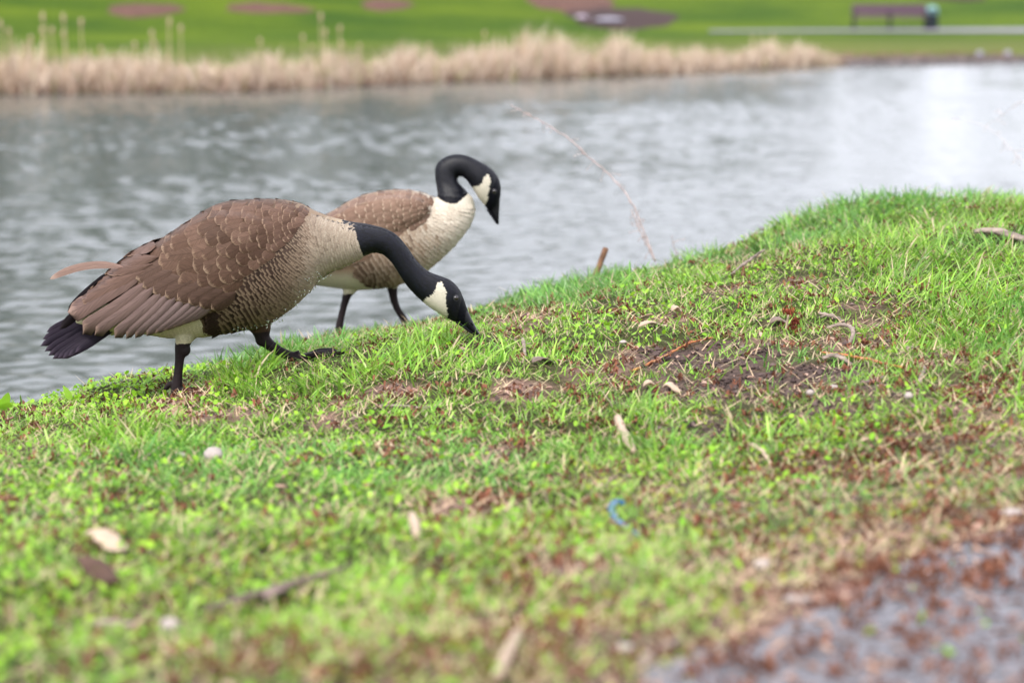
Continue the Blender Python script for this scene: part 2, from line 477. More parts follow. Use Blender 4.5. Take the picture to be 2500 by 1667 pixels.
def poly_sd(X, Y, P):
    """signed distance to an open polyline, positive on its left side"""
    X = np.asarray(X, float); Y = np.asarray(Y, float)
    best = np.full(X.shape, 1e9); sgn = np.ones(X.shape)
    for k in range(len(P) - 1):
        a = P[k]; b = P[k + 1]; d = b - a; L2 = (d ** 2).sum()
        t = ((X - a[0]) * d[0] + (Y - a[1]) * d[1]) / L2
        if k > 0: t = np.maximum(t, 0)
        if k < len(P) - 2: t = np.minimum(t, 1)
        dx = X - (a[0] + t * d[0]); dy = Y - (a[1] + t * d[1])
        dd = np.hypot(dx, dy); s = np.sign(d[0] * (Y - a[1]) - d[1] * (X - a[0]))
        mk = dd < best
        best = np.where(mk, dd, best); sgn = np.where(mk, s, sgn)
    return best * sgn

WATER_Z = -0.64
WAVE_SLOPE = 0.074
def edge_d(X, Y):
    return poly_sd(X, Y, EDGE[:, :2])
def gnd(X, Y, micro=True):
    X = np.asarray(X, float); Y = np.asarray(Y, float)
    d = edge_d(X, Y)
    z = base_h(X, Y)
    dp = np.maximum(d, 0)
    z = z - 1.15 * (np.sqrt(dp ** 2 + 0.07 ** 2) - 0.07)
    z = np.maximum(z, -1.3)
    if micro:
        k = 1 - smooth(-0.05, 0.15, path_d(X, Y))
        z = z + k * ((fbm(X * 4, Y * 4, 3) - 0.5) * 0.035 + (fbm(X * 22, Y * 22, 5) - 0.5) * 0.014) - (1 - k) * 0.008
    return z

# the tarmac path cuts the lower right corner
def ground_pt0(px, py):
    x, y, z = ray(px, py); t = (HC - 0.15) / -z
    for _ in range(12):
        h = float(base_h(np.array([x * t]), np.array([y * t]))[0]); t = (HC - h) / -z
    return np.array([x * t, y * t])
PA, PB = ground_pt0(1560, 1667), ground_pt0(2500, 1250)
def path_d(X, Y):
    d = PB - PA; d = d / np.linalg.norm(d)
    w = (fbm(np.asarray(X) * 3.0, np.asarray(Y) * 3.0, 41) - 0.5) * 0.10
    return -(d[0] * (np.asarray(Y) - PA[1]) - d[1] * (np.asarray(X) - PA[0])) + w     # positive on the path

def gp(px, py, lift=0.0):
    """world point where the view line through a photo pixel meets the bank"""
    x, y, z = ray(px, py); t = (HC - 0.15) / -z
    for _ in range(14):
        h = float(gnd(np.array([x * t]), np.array([y * t]))[0]); t = 0.5 * t + 0.5 * (HC - h) / -z
    return Vector((x * t, y * t, float(gnd(np.array([x * t]), np.array([y * t]))[0]) + lift))

def gps(px, py):
    px = np.asarray(px, float); py = np.asarray(py, float)
    a = (px - 1250.0) / F; b = -(py - 833.5) / F
    y = cp + b * sp; z = -sp + b * cp
    t = (HC - 0.15) / -z
    for _ in range(10):
        t = (HC - base_h(a * t, y * t)) / -z
    return a * t, y * t

# bare and dark places, given where they lie on the bank: (x px, y px, half width px, half height px, strength, kind)
PATCH = [(1560, 870, 90, 18, 0.6, 1), (1750, 720, 90, 14, 0.5, 1), (2120, 760, 110, 18, 0.5, 1), (560, 1020, 90, 14, 0.6, 1), (1000, 1100, 90, 22, 0.55, 1), (1820, 1180, 140, 34, 0.6, 1), (2140, 1120, 130, 30, 0.6, 1), (2250, 620, 60, 10, 0.5, 1), (1950, 700, 70, 10, 0.5, 1), (1850, 930, 230, 48, 1.0, 0), (1740, 865, 140, 32, 0.9, 0), (2080, 985, 130, 26, 0.9, 0), (1730, 1045, 100, 24, 0.9, 0),
         (1690, 985, 70, 14, 0.5, 0), (1450, 915, 90, 20, 0.8, 1), (940, 965, 110, 16, 0.9, 1), (1310, 785, 90, 13, 0.9, 1), (1290, 960, 120, 18, 0.7, 1), (1130, 1235, 100, 26, 0.9, 1),
         (1350, 1385, 110, 32, 0.9, 1), (425, 993, 55, 14, 0.9, 1), (800, 1025, 70, 14, 0.6, 1), (90, 1075, 70, 12, 0.5, 0), (1900, 830, 120, 25, 0.55, 1), (2080, 830, 150, 30, 0.5, 1),
         (1500, 1180, 140, 30, 0.45, 1), (2350, 1040, 170, 50, 0.6, 1), (1650, 1230, 120, 30, 0.45, 1), (2300, 880, 120, 25, 0.45, 1), (700, 1080, 60, 12, 0.5, 1), (260, 1480, 120, 40, 0.4, 1), (1220, 1110, 70, 20, 0.5, 1), (1640, 790, 60, 12, 0.6, 1), (2380, 620, 60, 8, 0.5, 1)]
_pc = [gps(np.array([p[0], p[0] + p[2], p[0]]), np.array([p[1], p[1], p[1] - p[3]])) for p in PATCH]
def patch_field(X, Y, kind=None):
    v = np.zeros(np.shape(X))
    wob = (fbm(X * 9, Y * 9, 77) - 0.5) * 1.3; brk = fbm(X * 13, Y * 13, 93, 3)
    for p, (xs, ys) in zip(PATCH, _pc):
        if kind is not None and p[5] != kind: continue
        rx = 1.15 * abs(xs[1] - xs[0]); ry = 1.2 * abs(ys[2] - ys[0]) + 0.03
        d = np.sqrt(((X - xs[0]) / rx) ** 2 + ((Y - ys[0]) / ry) ** 2) + wob
        v = np.maximum(v, p[4] * (1 - smooth(0.45, 1.3, d)) * (0.3 + 1.0 * smooth(.38, .58, brk)))
    return np.clip(v, 0, 1)
def bare_field(X, Y):
    """0 lush .. 1 bare; the trodden verge by the tarmac is thin too"""
    v = patch_field(X, Y)
    pd = path_d(X, Y)
    n = fbm(X * 6, Y * 6, 31)
    v = np.maximum(v, np.clip(smooth(-0.62, -0.02, pd) * (0.45 + 1.1 * (n - 0.3)), 0, 1))
    v = np.maximum(v, smooth(-0.12, -0.0, pd))
    return np.clip(v, 0, 1)

# near bank sheet
xs = np.concatenate([np.linspace(-40, -2.2, 24)[:-1], np.linspace(-2.2, 3.4, 420), np.linspace(3.4, 40, 24)[1:]])
ys = np.concatenate([np.linspace(-30, 0.8, 14)[:-1], np.linspace(0.8, 1.7, 40)[:-1], np.linspace(1.7, 8.4, 560), np.linspace(8.4, 14, 14)[1:]])
GX, GY = np.meshgrid(xs, ys)
GZ = gnd(GX, GY)
soil_d = np.array(lin(82, 68, 62)); soil_l = np.array(lin(128, 100, 90)); soil_g = np.array(lin(58, 60, 32))
k0 = patch_field(GX, GY, 0)[..., None]; kb = bare_field(GX, GY)[..., None]
nn = fbm(GX * 30, GY * 30, 8)[..., None]
gc = soil_g * (1 - kb) + (soil_l * nn * 1.5 + soil_d * (1 - nn)) * kb
gc = gc * (1 - k0) + soil_d * k0
nx, ny = len(xs), len(ys)
ii = (np.arange(ny - 1)[:, None] * nx + np.arange(nx - 1)[None, :])
quads = np.stack([ii, ii + 1, ii + nx + 1, ii + nx], -1).reshape(-1, 4)
me = np_mesh('ground', np.stack([GX, GY, GZ], -1).reshape(-1, 3), [quads], cols=gc.reshape(-1, 3))
tag(link('ground', me, M_ground), kind='structure')

# tarmac path
pdir = (PB - PA) / np.linalg.norm(PB - PA); pn = np.array([pdir[1], -pdir[0]])
u = np.linspace(-2.5, 4.5, 160); v = np.concatenate([np.linspace(-0.06, 0.6, 50), np.linspace(0.65, 1.9, 20)])
UU, VV = np.meshgrid(u, v)
AX = PA[0] + pdir[0] * UU + pn[0] * VV; AY = PA[1] + pdir[1] * UU + pn[1] * VV
AX += (VV < 0.1) * pn[0] * (fbm(UU * 9, VV * 0 + 1, 6) - 0.5) * 0.12 * (1 - np.clip(VV, 0, 0.1) * 10)
AY += (VV < 0.1) * pn[1] * (fbm(UU * 9, VV * 0 + 1, 6) - 0.5) * 0.12 * (1 - np.clip(VV, 0, 0.1) * 10)
AZ = base_h(AX, AY) + 0.004 - 0.03 * (1 - smooth(-0.06, 0.03, VV)) + 0.003 * fbm(AX * 15, AY * 15, 2)
mx_ = len(u); ii = (np.arange(len(v) - 1)[:, None] * mx_ + np.arange(mx_ - 1)[None, :])
quads = np.stack([ii, ii + mx_, ii + mx_ + 1, ii + 1], -1).reshape(-1, 4)
tag(link('tarmac_path', np_mesh('tarmac_path', np.stack([AX, AY, AZ], -1).reshape(-1, 3), [quads]), M_asph), kind='structure')

# ------------------------------------------------------------------ water
# real ripples: many small crossing wavelets, the crests mostly along the near bank
wu = np.concatenate([-np.geomspace(8, 0.40, 14)[:-1], np.linspace(-0.40, 0.40, 430), np.geomspace(0.40, 8, 14)[1:]])
wv = np.geomspace(5.2, 62.0, 1450)
WU, WV = np.meshgrid(wu, wv)
WX = WU * WV; WY = WV
DY = WV * (wv[1] / wv[0] - 1); DX = WV * (0.8 / 430)
wr_ = np.random.default_rng(5); NW = 56
WZ = np.zeros(WX.shape)
for k in range(NW):
    lam = math.exp(wr_.uniform(math.log(0.07), math.log(0.36))); a_ = wr_.normal(0, 0.62)
    kx, ky = 2 * math.pi / lam * math.sin(a_), 2 * math.pi / lam * math.cos(a_)
    amp = WAVE_SLOPE * math.sqrt(2.0 / NW) * lam / (2 * math.pi)
    fade = smooth(2.2, 3.6, (2 * math.pi / (abs(ky) + 1e-6)) / DY) * smooth(2.2, 3.6, (2 * math.pi / (abs(kx) + 1e-6)) / DX)
    warp = 1.5 * math.sin(k * 2.1) * fbm(WX * 0.5 + k, WY * 0.5, 300 + k, 1)
    WZ += amp * fade * np.sin(kx * WX + ky * WY + wr_.uniform(0, 6.28) + warp)
WZ *= 0.65 + 0.7 * smooth(0.3, 0.7, fbm(WX * 0.16, WY * 0.35, 311, 3))
WZ *= smooth(0.42, 0.36, np.abs(WU))
nx, ny = len(wu), len(wv)
ii = (np.arange(ny - 1)[:, None] * nx + np.arange(nx - 1)[None, :])
quads = np.stack([ii, ii + 1, ii + nx + 1, ii + nx], -1).reshape(-1, 4)
me = np_mesh('water', np.stack([WX, WY, WATER_Z + WZ], -1).reshape(-1, 3), [quads])
tag(link('water', me, M_water), kind='structure')

# ------------------------------------------------------------------ far shore
SH_PX = [(-1500, 234), (-600, 234), (0, 232), (600, 225), (1010, 205), (1250, 196), (1650, 183), (2047, 160), (2500, 152), (3600, 148)]
SH = []
for px, py in SH_PX:
    x, y, z = ray(px, py); t = (HC - WATER_Z) / -z
    SH.append([x * t, y * t])
SH = np.array([[-90, SH[0][1] - 2]] + SH + [[90, SH[-1][1] + 6]])
def far_s(X, Y):
    return poly_sd(X, Y, SH)
def far_h(X, Y, s=None):
    s = far_s(X, Y) if s is None else s
    z = np.interp(s, [-3, -0.1, 0.25, 1.0, 18.0, 22.5, 24.5, 60, 110, 400], [-1.2, -0.70, -0.60, -0.55, -0.48, -0.39, -0.36, 2.6, 6.5, 9.0])
    cap = 9.0 - 7.6 * smooth(-30.0, 2.0, X)        # the hill is low on the right, where the pond mirrors open sky
    z = np.where(z > cap * 0.6, cap * 0.6 + (z - cap * 0.6) * 0.08, z)
    return z + (fbm(X * 0.25, Y * 0.25, 21) - 0.5) * 0.25 * smooth(26, 45, s)
FX, FY = np.meshgrid(np.concatenate([np.linspace(-320, -42, 16)[:-1], np.linspace(-42, 42, 170), np.linspace(42, 320, 16)[1:]]),
                     np.concatenate([np.linspace(28, 62, 150), np.linspace(62, 110, 90)[1:], np.linspace(110, 500, 30)[1:]]))
S_ = far_s(FX, FY); FZ = far_h(FX, FY, S_)
fc = np.stack([smooth(21, 17, S_) if False else (1 - smooth(8, 20, S_)), 0 * S_, 0 * S_], -1)
nx, ny = FX.shape[1], FX.shape[0]
ii = (np.arange(ny - 1)[:, None] * nx + np.arange(nx - 1)[None, :])
quads = np.stack([ii, ii + 1, ii + nx + 1, ii + nx], -1).reshape(-1, 4)
tag(link('far_hillside', np_mesh('far_hillside', np.stack([FX, FY, FZ], -1).reshape(-1, 3), [quads], cols=fc.reshape(-1, 3)), M_hill), kind='structure')

def far_pt(px, py):
    """point of the far bank under a photo pixel"""
    D = np.linspace(30, 200, 3400)
    x, y, z = ray(px, py); t = D / y
    h = far_h(x * t, D)
    k = np.argmax((HC + z * t) < h)
    return Vector((x * t[k], D[k], float(h[k])))

# far footpath, following the shore, climbing very gently
cl = []
for x0 in np.linspace(-60, 60, 160):
    Ds = np.linspace(30, 120, 400); s = far_s(np.full(400, x0), Ds)
    cl.append([x0, Ds[np.argmax(s > 22.4)]])
cl = np.array(cl); ker = np.ones(25) / 25
cly = np.convolve(np.pad(cl[:, 1], 12, mode='edge'), ker, 'valid')
rows = []
for w_ in (-2.3, -0.8, 0.8, 2.3):
    X = cl[:, 0]; Y = cly + w_ * (0.25 + 0.75 * smooth(5, 20, cl[:, 0]))
    rows.append(np.stack([X, Y, far_h(X, Y) + 0.03 + (0.02 if abs(w_) < 1 else 0)], -1))
rows = np.array(rows); n_ = len(cl)
ii = (np.arange(3)[:, None] * n_ + np.arange(n_ - 1)[None, :])
quads = np.stack([ii, ii + 1, ii + n_ + 1, ii + n_], -1).reshape(-1, 4)
keep = (rows[0, :-1, 0] > 5.0)
quads = quads.reshape(3, n_ - 1, 4)[:, keep].reshape(-1, 4)
tag(link('far_path', np_mesh('far_path', rows.reshape(-1, 3), [quads]), M_path), kind='structure')

# ------------------------------------------------------------------ geese
def feather_w(v, sharp=0.7):
    return np.minimum(1, (np.maximum(v, 1e-3) / 0.28) ** 0.5) * np.sqrt(np.clip(1 - (np.maximum(v - sharp, 0) / (1 - sharp)) ** 2, 0.0, 1)) + 1e-3

class Plumage:
    """lays feathers over a goose body; positions are given on its side elevation"""
    def __init__(s, D, body_me, origin):
        s.D = D
        s.o = np.array(origin)
        vs = [Vector(v.co) + Vector(origin) for v in body_me.vertices]
        s.bvh = BVHTree.FromPolygons(vs, [tuple(p.vertices) for p in body_me.polygons])
        s.sc = D / F
        a = at(1250, 833.5, D)
        s.zc = a.z
        s.zk = (at(1250, 733.5, D).z - a.z) / 100.0
    def XZ(s, px, py):
        y = cp - (py - 833.5) / F * sp
        return (px - 1250.0) / F * s.D / y, HC + (-sp - (py - 833.5) / F * cp) * s.D / y
    def surf(s, X, Z, side, clamp=False):
        o = Vector((X, s.D + side * 1.0, Z)); d = Vector((0, -side, 0))
        hit, nrm, i, dist = s.bvh.ray_cast(o, d, 2.0)
        if hit is not None and (hit.y - s.D) * side > -0.02:
            if nrm.y * side < 0: nrm = -nrm
            return hit, nrm
        hit, nrm, i, dist = s.bvh.find_nearest(Vector((X, s.D + side * 0.03, Z)))
        if clamp: return hit, nrm
        n2 = (nrm + Vector((0, side * 0.6, 0))).normalized()
        return Vector((X, hit.y, Z)), n2
    def feather(s, base, tip, width, side, o0, o1, col, edge, nl=5, nw=4, camber=0.002, bend=0.0, sharp=0.7, ydef=None, seed=0.0, clamp=False, tipw=0.0):
        base = np.array(base, float); tip = np.array(tip, float)
        d = tip - base; L = np.linalg.norm(d); d /= L; pr = np.array([-d[1], d[0]])
        V = []; UV = []
        vs = np.linspace(0, 1, nl + 1); vs = 1 - (1 - vs) ** 1.25
        for v in vs:
            w = max(feather_w(v, sharp), tipw if v > .5 else 0) * width / 2
            for u_ in np.linspace(-1, 1, nw + 1):
                p = base + d * (v * L) + pr * (u_ * w + bend * L * (v - v * v) * 4 * 0.25)
                X, Z = s.XZ(p[0], p[1])
                if ydef is None:
                    h, n = s.surf(X, Z, side, clamp)
                else:
                    h = Vector((X, s.D + side * (ydef[0] * (1 - v) + ydef[1] * v), Z)); n = Vector((0, side, 0))
                q = h + n * (o0 + (o1 - o0) * v + camber * (1 - u_ * u_))
                V.append(q); UV.append((u_, v, seed))
        q = []
        for i in range(nl):
            for j in range(nw):
                a = i * (nw + 1) + j
                q.append((a, a + 1, a + nw + 2, a + nw + 1) if side < 0 else (a, a + nw + 1, a + nw + 2, a + 1))
        return np.array([tuple(x) for x in V]), q, UV, col, edge
    def make(s, feats, name, mat, parent, kind=None):
        V = []; Q = []; UV = []; Cc = []; E = []; n = 0
        for f in feats:
            V.append(f[0]); Q.append(np.array(f[1]) + n); UV += f[2]; n += len(f[0])
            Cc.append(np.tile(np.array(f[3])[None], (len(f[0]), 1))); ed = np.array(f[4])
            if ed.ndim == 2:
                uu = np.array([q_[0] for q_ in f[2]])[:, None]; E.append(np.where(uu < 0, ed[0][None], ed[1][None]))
            else: E.append(np.tile(ed[None], (len(f[0]), 1)))
        me = np_mesh(name, np.vstack(V) - s.o, [np.vstack(Q)], cols=tone(np.vstack(Cc)), ecol=tone(np.vstack(E)), fuv=np.array(UV))
        o = link(name, me, mat, parent)
        if kind: o['kind'] = kind
        return o

def curve_fn(pts):
    P = spline(pts, 300); L = np.concatenate([[0], np.cumsum(np.linalg.norm(np.diff(P, axis=0), axis=1))]); L /= L[-1]
    return lambda t: np.array([np.interp(t, L, P[:, 0]), np.interp(t, L, P[:, 1])])

def lay(pl, up, lo, lenf, widf, colf, side, o0, o1, nl, nw, over=0.42, side_over=0.66, t0=0.0, t1=1.0, camber=0.0012, jit=0.12, seed=1, reverse=False, sharp=0.7, tipw=0.0, ang_s=0.07):
    """rows of overlapping feathers between two curves; the row direction is the way the tips point"""
    rs = random.Random(seed)
    U, L = curve_fn(up), curve_fn(lo)
    feats = []; t = t0; row = 0
    while t <= t1:
        tm = min(t, 1.0)
        c0 = (U(tm) + L(tm)) / 2; c1 = (U(min(tm + 0.02, 1)) + L(min(tm + 0.02, 1))) / 2 if tm < 0.98 else None
        if c1 is None: c1 = c0 + (c0 - (U(tm - 0.02) + L(tm - 0.02)) / 2)
        sp_ = np.linalg.norm(c1 - c0) / 0.02
        ln = lenf(tm, 0.5); q = (row % 2) * 0.5
        W = np.linalg.norm(L(tm) - U(tm))
        k = q * widf(tm, 0) * side_over
        while k < W:
            qq = k / W
            tt = min(max(tm + rs.uniform(-jit, jit) * over * ln / sp_, 0), 1)
            P = U(tt) * (1 - qq) + L(tt) * qq
            e = 0.03
            ta, tb = (tt, tt + e) if tt + e <= 1 else (tt - e, tt)
            dd = (U(tb) * (1 - qq) + L(tb) * qq) - (U(ta) * (1 - qq) + L(ta) * qq)
            dd = dd / (np.linalg.norm(dd) + 1e-9)
            ang = rs.gauss(0, ang_s); dd = np.array([dd[0] * math.cos(ang) - dd[1] * math.sin(ang), dd[0] * math.sin(ang) + dd[1] * math.cos(ang)])
            l_ = lenf(tt, qq) * rs.uniform(0.9, 1.12); w_ = widf(tt, qq) * rs.uniform(0.9, 1.1)
            c, e_ = colf(tt, qq, rs, P)
            feats.append(pl.feather(P - dd * l_ * 0.5, P + dd * l_ * 0.5, w_, side, o0, o1 * rs.uniform(0.8, 1.25) * (0.35 if qq < 0.12 else 1), c, e_, nl, nw, camber=camber, sharp=sharp, seed=rs.random() * 50, clamp=True, tipw=tipw))
            k += widf(tt, qq) * side_over * rs.uniform(0.9, 1.1)
        t += over * ln / sp_; row += 1
    return feats

def body_rings(D, pairs, n, m=72, ex=2.15):
    P = spline(pairs, n)
    th = np.linspace(0, 2 * np.pi, m, endpoint=False)
    ct = np.sign(np.cos(th)) * np.abs(np.cos(th)) ** (2 / ex); st = np.sign(np.sin(th)) * np.abs(np.sin(th)) ** (2 / ex)
    rings = []
    for ux, uy, lx, ly, w, yc in P:
        U = np.array(at(ux, uy, D)); L = np.array(at(lx, ly, D))
        c = (U + L) / 2; h = (U - L) / 2
        r = c + ct[:, None] * h + st[:, None] * np.array([0, max(w, 0.002), 0]) + np.array([0, yc, 0])
        rings.append(r)
    return rings

def foot(g, ankle, gz, ang, L=0.075, lift=0.0, spread=0.5, th=0.0042, tilt=0.0, hind=True):
    """webbed foot: three front toes with claws, web between them, a small hind toe"""
    a = np.array(ankle); tips = []
    base = np.array([a[0], a[1], gz + 0.009])
    mids = []
    for k, (da, l) in enumerate(((-spread, 0.88), (0, 1.0), (spread, 0.88))):
        d = np.array([math.cos(ang + da), math.sin(ang + da), 0])
        z = lambda q: gz + 0.006 + tilt * L * q
        p1 = a; p2 = base + d * 0.012; p3 = base + d * L * l * 0.5; p4 = base + d * L * l * 0.85; p5 = base + d * L * l
        p3[2] = z(0.5) + 0.004; p4[2] = z(0.85); p5[2] = z(1.0) - 0.003
        path = spline([p1, p2, p3, p4, p5], 18)
        rad = np.interp(np.linspace(0, 1, 18), [0, 0.2, 0.45, 0.5, 0.75, 0.8, 0.92, 1], [0.0085, 0.0075, 0.0055, 0.0065, 0.005, 0.0055, 0.0035, 0.0018])
        g.tube(path, rad, 10)
        tips.append(path[14]); mids.append(path[4])
    for k in (0, 1):
        A = np.array([mids[k], mids[k + 1], tips[k + 1] * 0.97 + 0.03 * mids[k + 1], (tips[k] + tips[k + 1]) / 2 * 0.86 + (mids[k] + mids[k + 1]) / 2 * 0.14, tips[k] * 0.97 + 0.03 * mids[k]])
        top = A + np.array([0, 0, th / 2]); bot = A - np.array([0, 0, th / 2])
        V = np.vstack([top, bot]); t = [(0, 1, 3), (1, 2, 3), (0, 3, 4), (5, 8, 6), (6, 8, 7), (5, 9, 8)]
        q = [(i, i + 5, (i + 1) % 5 + 5, (i + 1) % 5) for i in range(5)]
        g.add(V, q, t)
    if hind:
        d = np.array([math.cos(ang + math.pi - 0.2), math.sin(ang + math.pi - 0.2), 0])
        g.tube([a + np.array([0, 0, 0.012]), a + d * 0.014 + np.array([0, 0, 0.008]), a + d * 0.024 + np.array([0, 0, -0.002]), a + d * 0.028 + np.array([0, 0, -0.010])], [0.007, 0.006, 0.0045, 0.002], 8)

def remesh(g, origin, voxel, name):
    me = g.mesh(name, origin=origin)
    o = bpy.data.objects.new(name, me); C.objects.link(o)
    r = o.modifiers.new('r', 'REMESH'); r.mode = 'VOXEL'; r.voxel_size = voxel; r.use_smooth_shade = True
    s = o.modifiers.new('s', 'SMOOTH'); s.factor = 0.5; s.iterations = 3
    dg = bpy.context.evaluated_depsgraph_get(); dg.update()
    m2 = bpy.data.meshes.new_from_object(o.evaluated_get(dg))
    bpy.data.objects.remove(o); bpy.data.meshes.remove(me)
    m2.name = name
    m2.polygons.foreach_set('use_smooth', np.ones(len(m2.polygons), bool))
    return m2

def in_poly(x, y, poly):
    c = np.zeros(np.shape(x), bool); n = len(poly); j = n - 1
    for i in range(n):
        xi, yi = poly[i]; xj, yj = poly[j]
        c ^= ((yi > y) != (yj > y)) & (x < (xj - xi) * (y - yi) / (yj - yi + 1e-12) + xi)
        j = i
    return c

def paint(me, D, origin, fn):
    n = len(me.vertices); co = np.empty(n * 3, np.float32); me.vertices.foreach_get('co', co)
    co = co.reshape(-1, 3) + np.array(origin)
    px, py = px_of(co[:, 0], np.full(n, D), co[:, 2])
    wob = (fbm(px / 3.0, py / 3.0, 4, 2) - 0.5) * 3.0; wob2 = (fbm(px / 3.0 + 50, py / 3.0, 9, 2) - 0.5) * 3.0
    col = tone(fn(px + wob, py + wob2))
    t = me.attributes.new('Col', 'FLOAT_COLOR', 'POINT')
    t.data.foreach_set('color', np.concatenate([col, np.ones((n, 1))], 1).astype(np.float32).ravel())

def tone(c): return np.clip(c, 1e-4, 1) ** 1.16 * 0.92
BLACK = np.array(lin(14, 15, 27))
CREAM = np.array(lin(224, 217, 200)); LEGC = np.array(lin(56, 47, 49))
def L3(*c): return np.array(lin(*c))
def mixc(a, b, t): return a * (1 - t) + b * t

# ---- the goose in front, head down to the grass
def goose_front():
    D = 4.6
    foot1 = at(438, 958, D)
    org = (foot1.x, D, float(gnd(np.array([foot1.x]), np.array([D]))[0]))
    root = root_at('goose', org, 'nearest goose with brown barred body, black neck stretched down, bill in the grass', 'goose', 'two Canada geese on the grassy bank')
    pairs = [(228, 720, 214, 790, .022, 0), (262, 690, 245, 812, .045, 0), (305, 655, 285, 815, .070, 0), (370, 600, 345, 812, .092, 0), (450, 545, 420, 823, .110, 0), (528, 499, 505, 820, .122, 0),
             (600, 488, 585, 806, .125, 0), (672, 487, 655, 789, .120, 0), (727, 496, 712, 753, .108, 0), (765, 514, 756, 712, .093, 0),
             (800, 528, 785, 677, .078, 0), (835, 537, 822, 659, .064, 0), (864, 543, 862, 642, .053, 0), (890, 546, 893, 624, .042, 0),
             (915, 551, 915, 616, .033, -.002), (943, 559, 932, 619, .028, -.004), (971, 575, 948, 630, .0245, -.006), (996, 604, 963, 648, .023, -.008),
             (1017, 634, 980, 676, .023, -.009), (1045, 660, 1000, 703, .0235, -.010), (1074, 672, 1026, 728, .026, -.010), (1099, 682, 1052, 749, .0285, -.010),
             (1119, 701, 1080, 767, .0285, -.010), (1131, 724, 1104, 780, .0225, -.010), (1138, 744, 1118, 787, .017, -.010), (1145, 762, 1130, 795, .012, -.010)]
    g = Geo()
    g.loft(body_rings(D, pairs, 150))
    for sd in (-1, 1):
        wing = [(706, 560, 690, 620, .010, .088 * sd), (660, 530, 640, 700, .030, .088 * sd), (600, 515, 570, 735, .036, .096 * sd), (520, 520, 490, 765, .036, .098 * sd),
                (430, 570, 405, 790, .032, .088 * sd), (345, 635, 325, 797, .026, .070 * sd), (275, 690, 262, 795, .019, .052 * sd), (215, 745, 206, 785, .010, .038 * sd), (196, 768, 192, 782, .005, .034 * sd)]
        g.loft(body_rings(D, wing, 60, 40, 2.3))
    # legs: planted one near the middle, the other stepping forward
    def leg(pts, rad, yo):
        P = spline([[*at(x, y, D)] for x, y in pts], 26); P[:, 1] += yo
        rr = np.interp(np.linspace(0, 1, 26), np.linspace(0, 1, len(rad)), np.array(rad) * D / F)
        g.tube(P, rr, 14)
        return P
    P = leg([(475, 770), (462, 805), (452, 836), (448, 855), (444, 890), (440, 930), (438, 957)], [34, 26, 19, 15.5, 11.5, 11, 13.5, 14], -.045)
    g.ellipsoid(P[11] + np.array([0.006, 0, 0.002]), (0.013, 0.013, 0.014))
    gz = float(gnd(P[-1][0:1], P[-1][1:2])[0])
    P[-1][2] = max(P[-1][2], gz + 0.018)
    foot(g, P[-1], gz + 0.004, R(-12), L=0.082, spread=0.62)
    P2 = leg([(612, 745), (622, 782), (632, 808), (640, 835), (668, 858), (698, 873), (728, 884)], [46, 40, 30, 20, 14.5, 12.5, 12.5, 13], .035)
    g.ellipsoid(P2[12] + np.array([-0.002, 0, -0.002]), (0.014, 0.013, 0.014))
    gz2 = float(gnd(P2[-1][0:1], P2[-1][1:2])[0])
    foot(g, P2[-1], max(gz2, P2[-1][2] - 0.012) + 0.006, R(4), L=0.088, spread=0.42, tilt=0.16)
    me = remesh(g, org, 0.0019, 'body')
    black_b = [(833, 520), (838, 541), (846, 553), (856, 566), (868, 586), (878, 600), (885, 614), (890, 640), (1000, 900), (1300, 900), (1300, 500), (833, 500)]
    cheek = [(1070, 686), (1080, 684), (1086, 694), (1093, 704), (1092, 722), (1094, 745), (1098, 772), (1090, 782), (1070, 768), (1036, 748), (1034, 738), (1042, 726), (1060, 714), (1068, 700)]
    legp = [(395, 829), (520, 829), (560, 1100), (300, 1100), (300, 960), (395, 900)]
    legp2 = [(600, 818), (672, 812), (900, 830), (900, 1000), (620, 1000), (600, 830)]
    dark_tan = L3(96, 76, 62); tan = L3(150, 130, 108); cream = L3(215, 206, 178)
    def colr(x, y):
        c = np.tile(dark_tan[None], (len(x), 1))
        t = smooth(690, 800, x - (y - 640) * 0.3)[:, None]
        c = c * (1 - t) + tan * t
        t = smooth(760, 850, x + (y - 600) * 0.25)[:, None]; c = c * (1 - t) + L3(196, 178, 150) * t
        # pale belly and under-tail, back from the dark flank edge
        bel = (x < 512) & (y > 730) | ((x < 600) & (y > 800))
        c[bel] = cream
        c[in_poly(x, y, black_b)] = BLACK
        c[in_poly(x, y, cheek)] = CREAM
        c[in_poly(x, y, legp)] = LEGC; c[in_poly(x, y, legp2)] = LEGC
        return c
    paint(me, D, org, colr)
    body = link('body', me, M_body, root)
    pl = Plumage(D, me, org)
    # -- back, scapular and covert feathers
    Uc = [(752, 512), (728, 498), (679, 490), (597, 492), (528, 503), (455, 534), (390, 576), (340, 614), (290, 645)]
    Lc = [(722, 560), (700, 588), (665, 612), (630, 640), (603, 663), (576, 694), (538, 728), (459, 708), (380, 684), (330, 655)]
    def lenA(t, q): return np.interp(t, [0, .25, .5, .75, 1], [25, 46, 74, 96, 104]) * (0.62 + 0.45 * min(q * 2.0, 1))
    def widA(t, q): return np.interp(t, [0, .25, .5, .75, 1], [15, 28, 47, 58, 58]) * (0.60 + 0.5 * min(q * 2.0, 1))
    def colA(t, q, rs, P):
        b = mixc(L3(97, 76, 64), L3(130, 106, 93), rs.random() * 0.7 + 0.25 * t)
        b = mixc(b, L3(82, 62, 52), max(0, 1 - abs(q - 0.8) * 3) * 0.5)
        e = mixc(b, mixc(L3(158, 134, 114), L3(174, 152, 132), rs.random()), rs.uniform(.3, .75))
        return b * rs.uniform(0.88, 1.1), e
    near = lay(pl, Uc, Lc, lenA, widA, colA, -1, -0.0005, 0.0031, 6, 4, over=0.46, side_over=0.70, seed=5, jit=0.35, sharp=0.76, tipw=0.22)
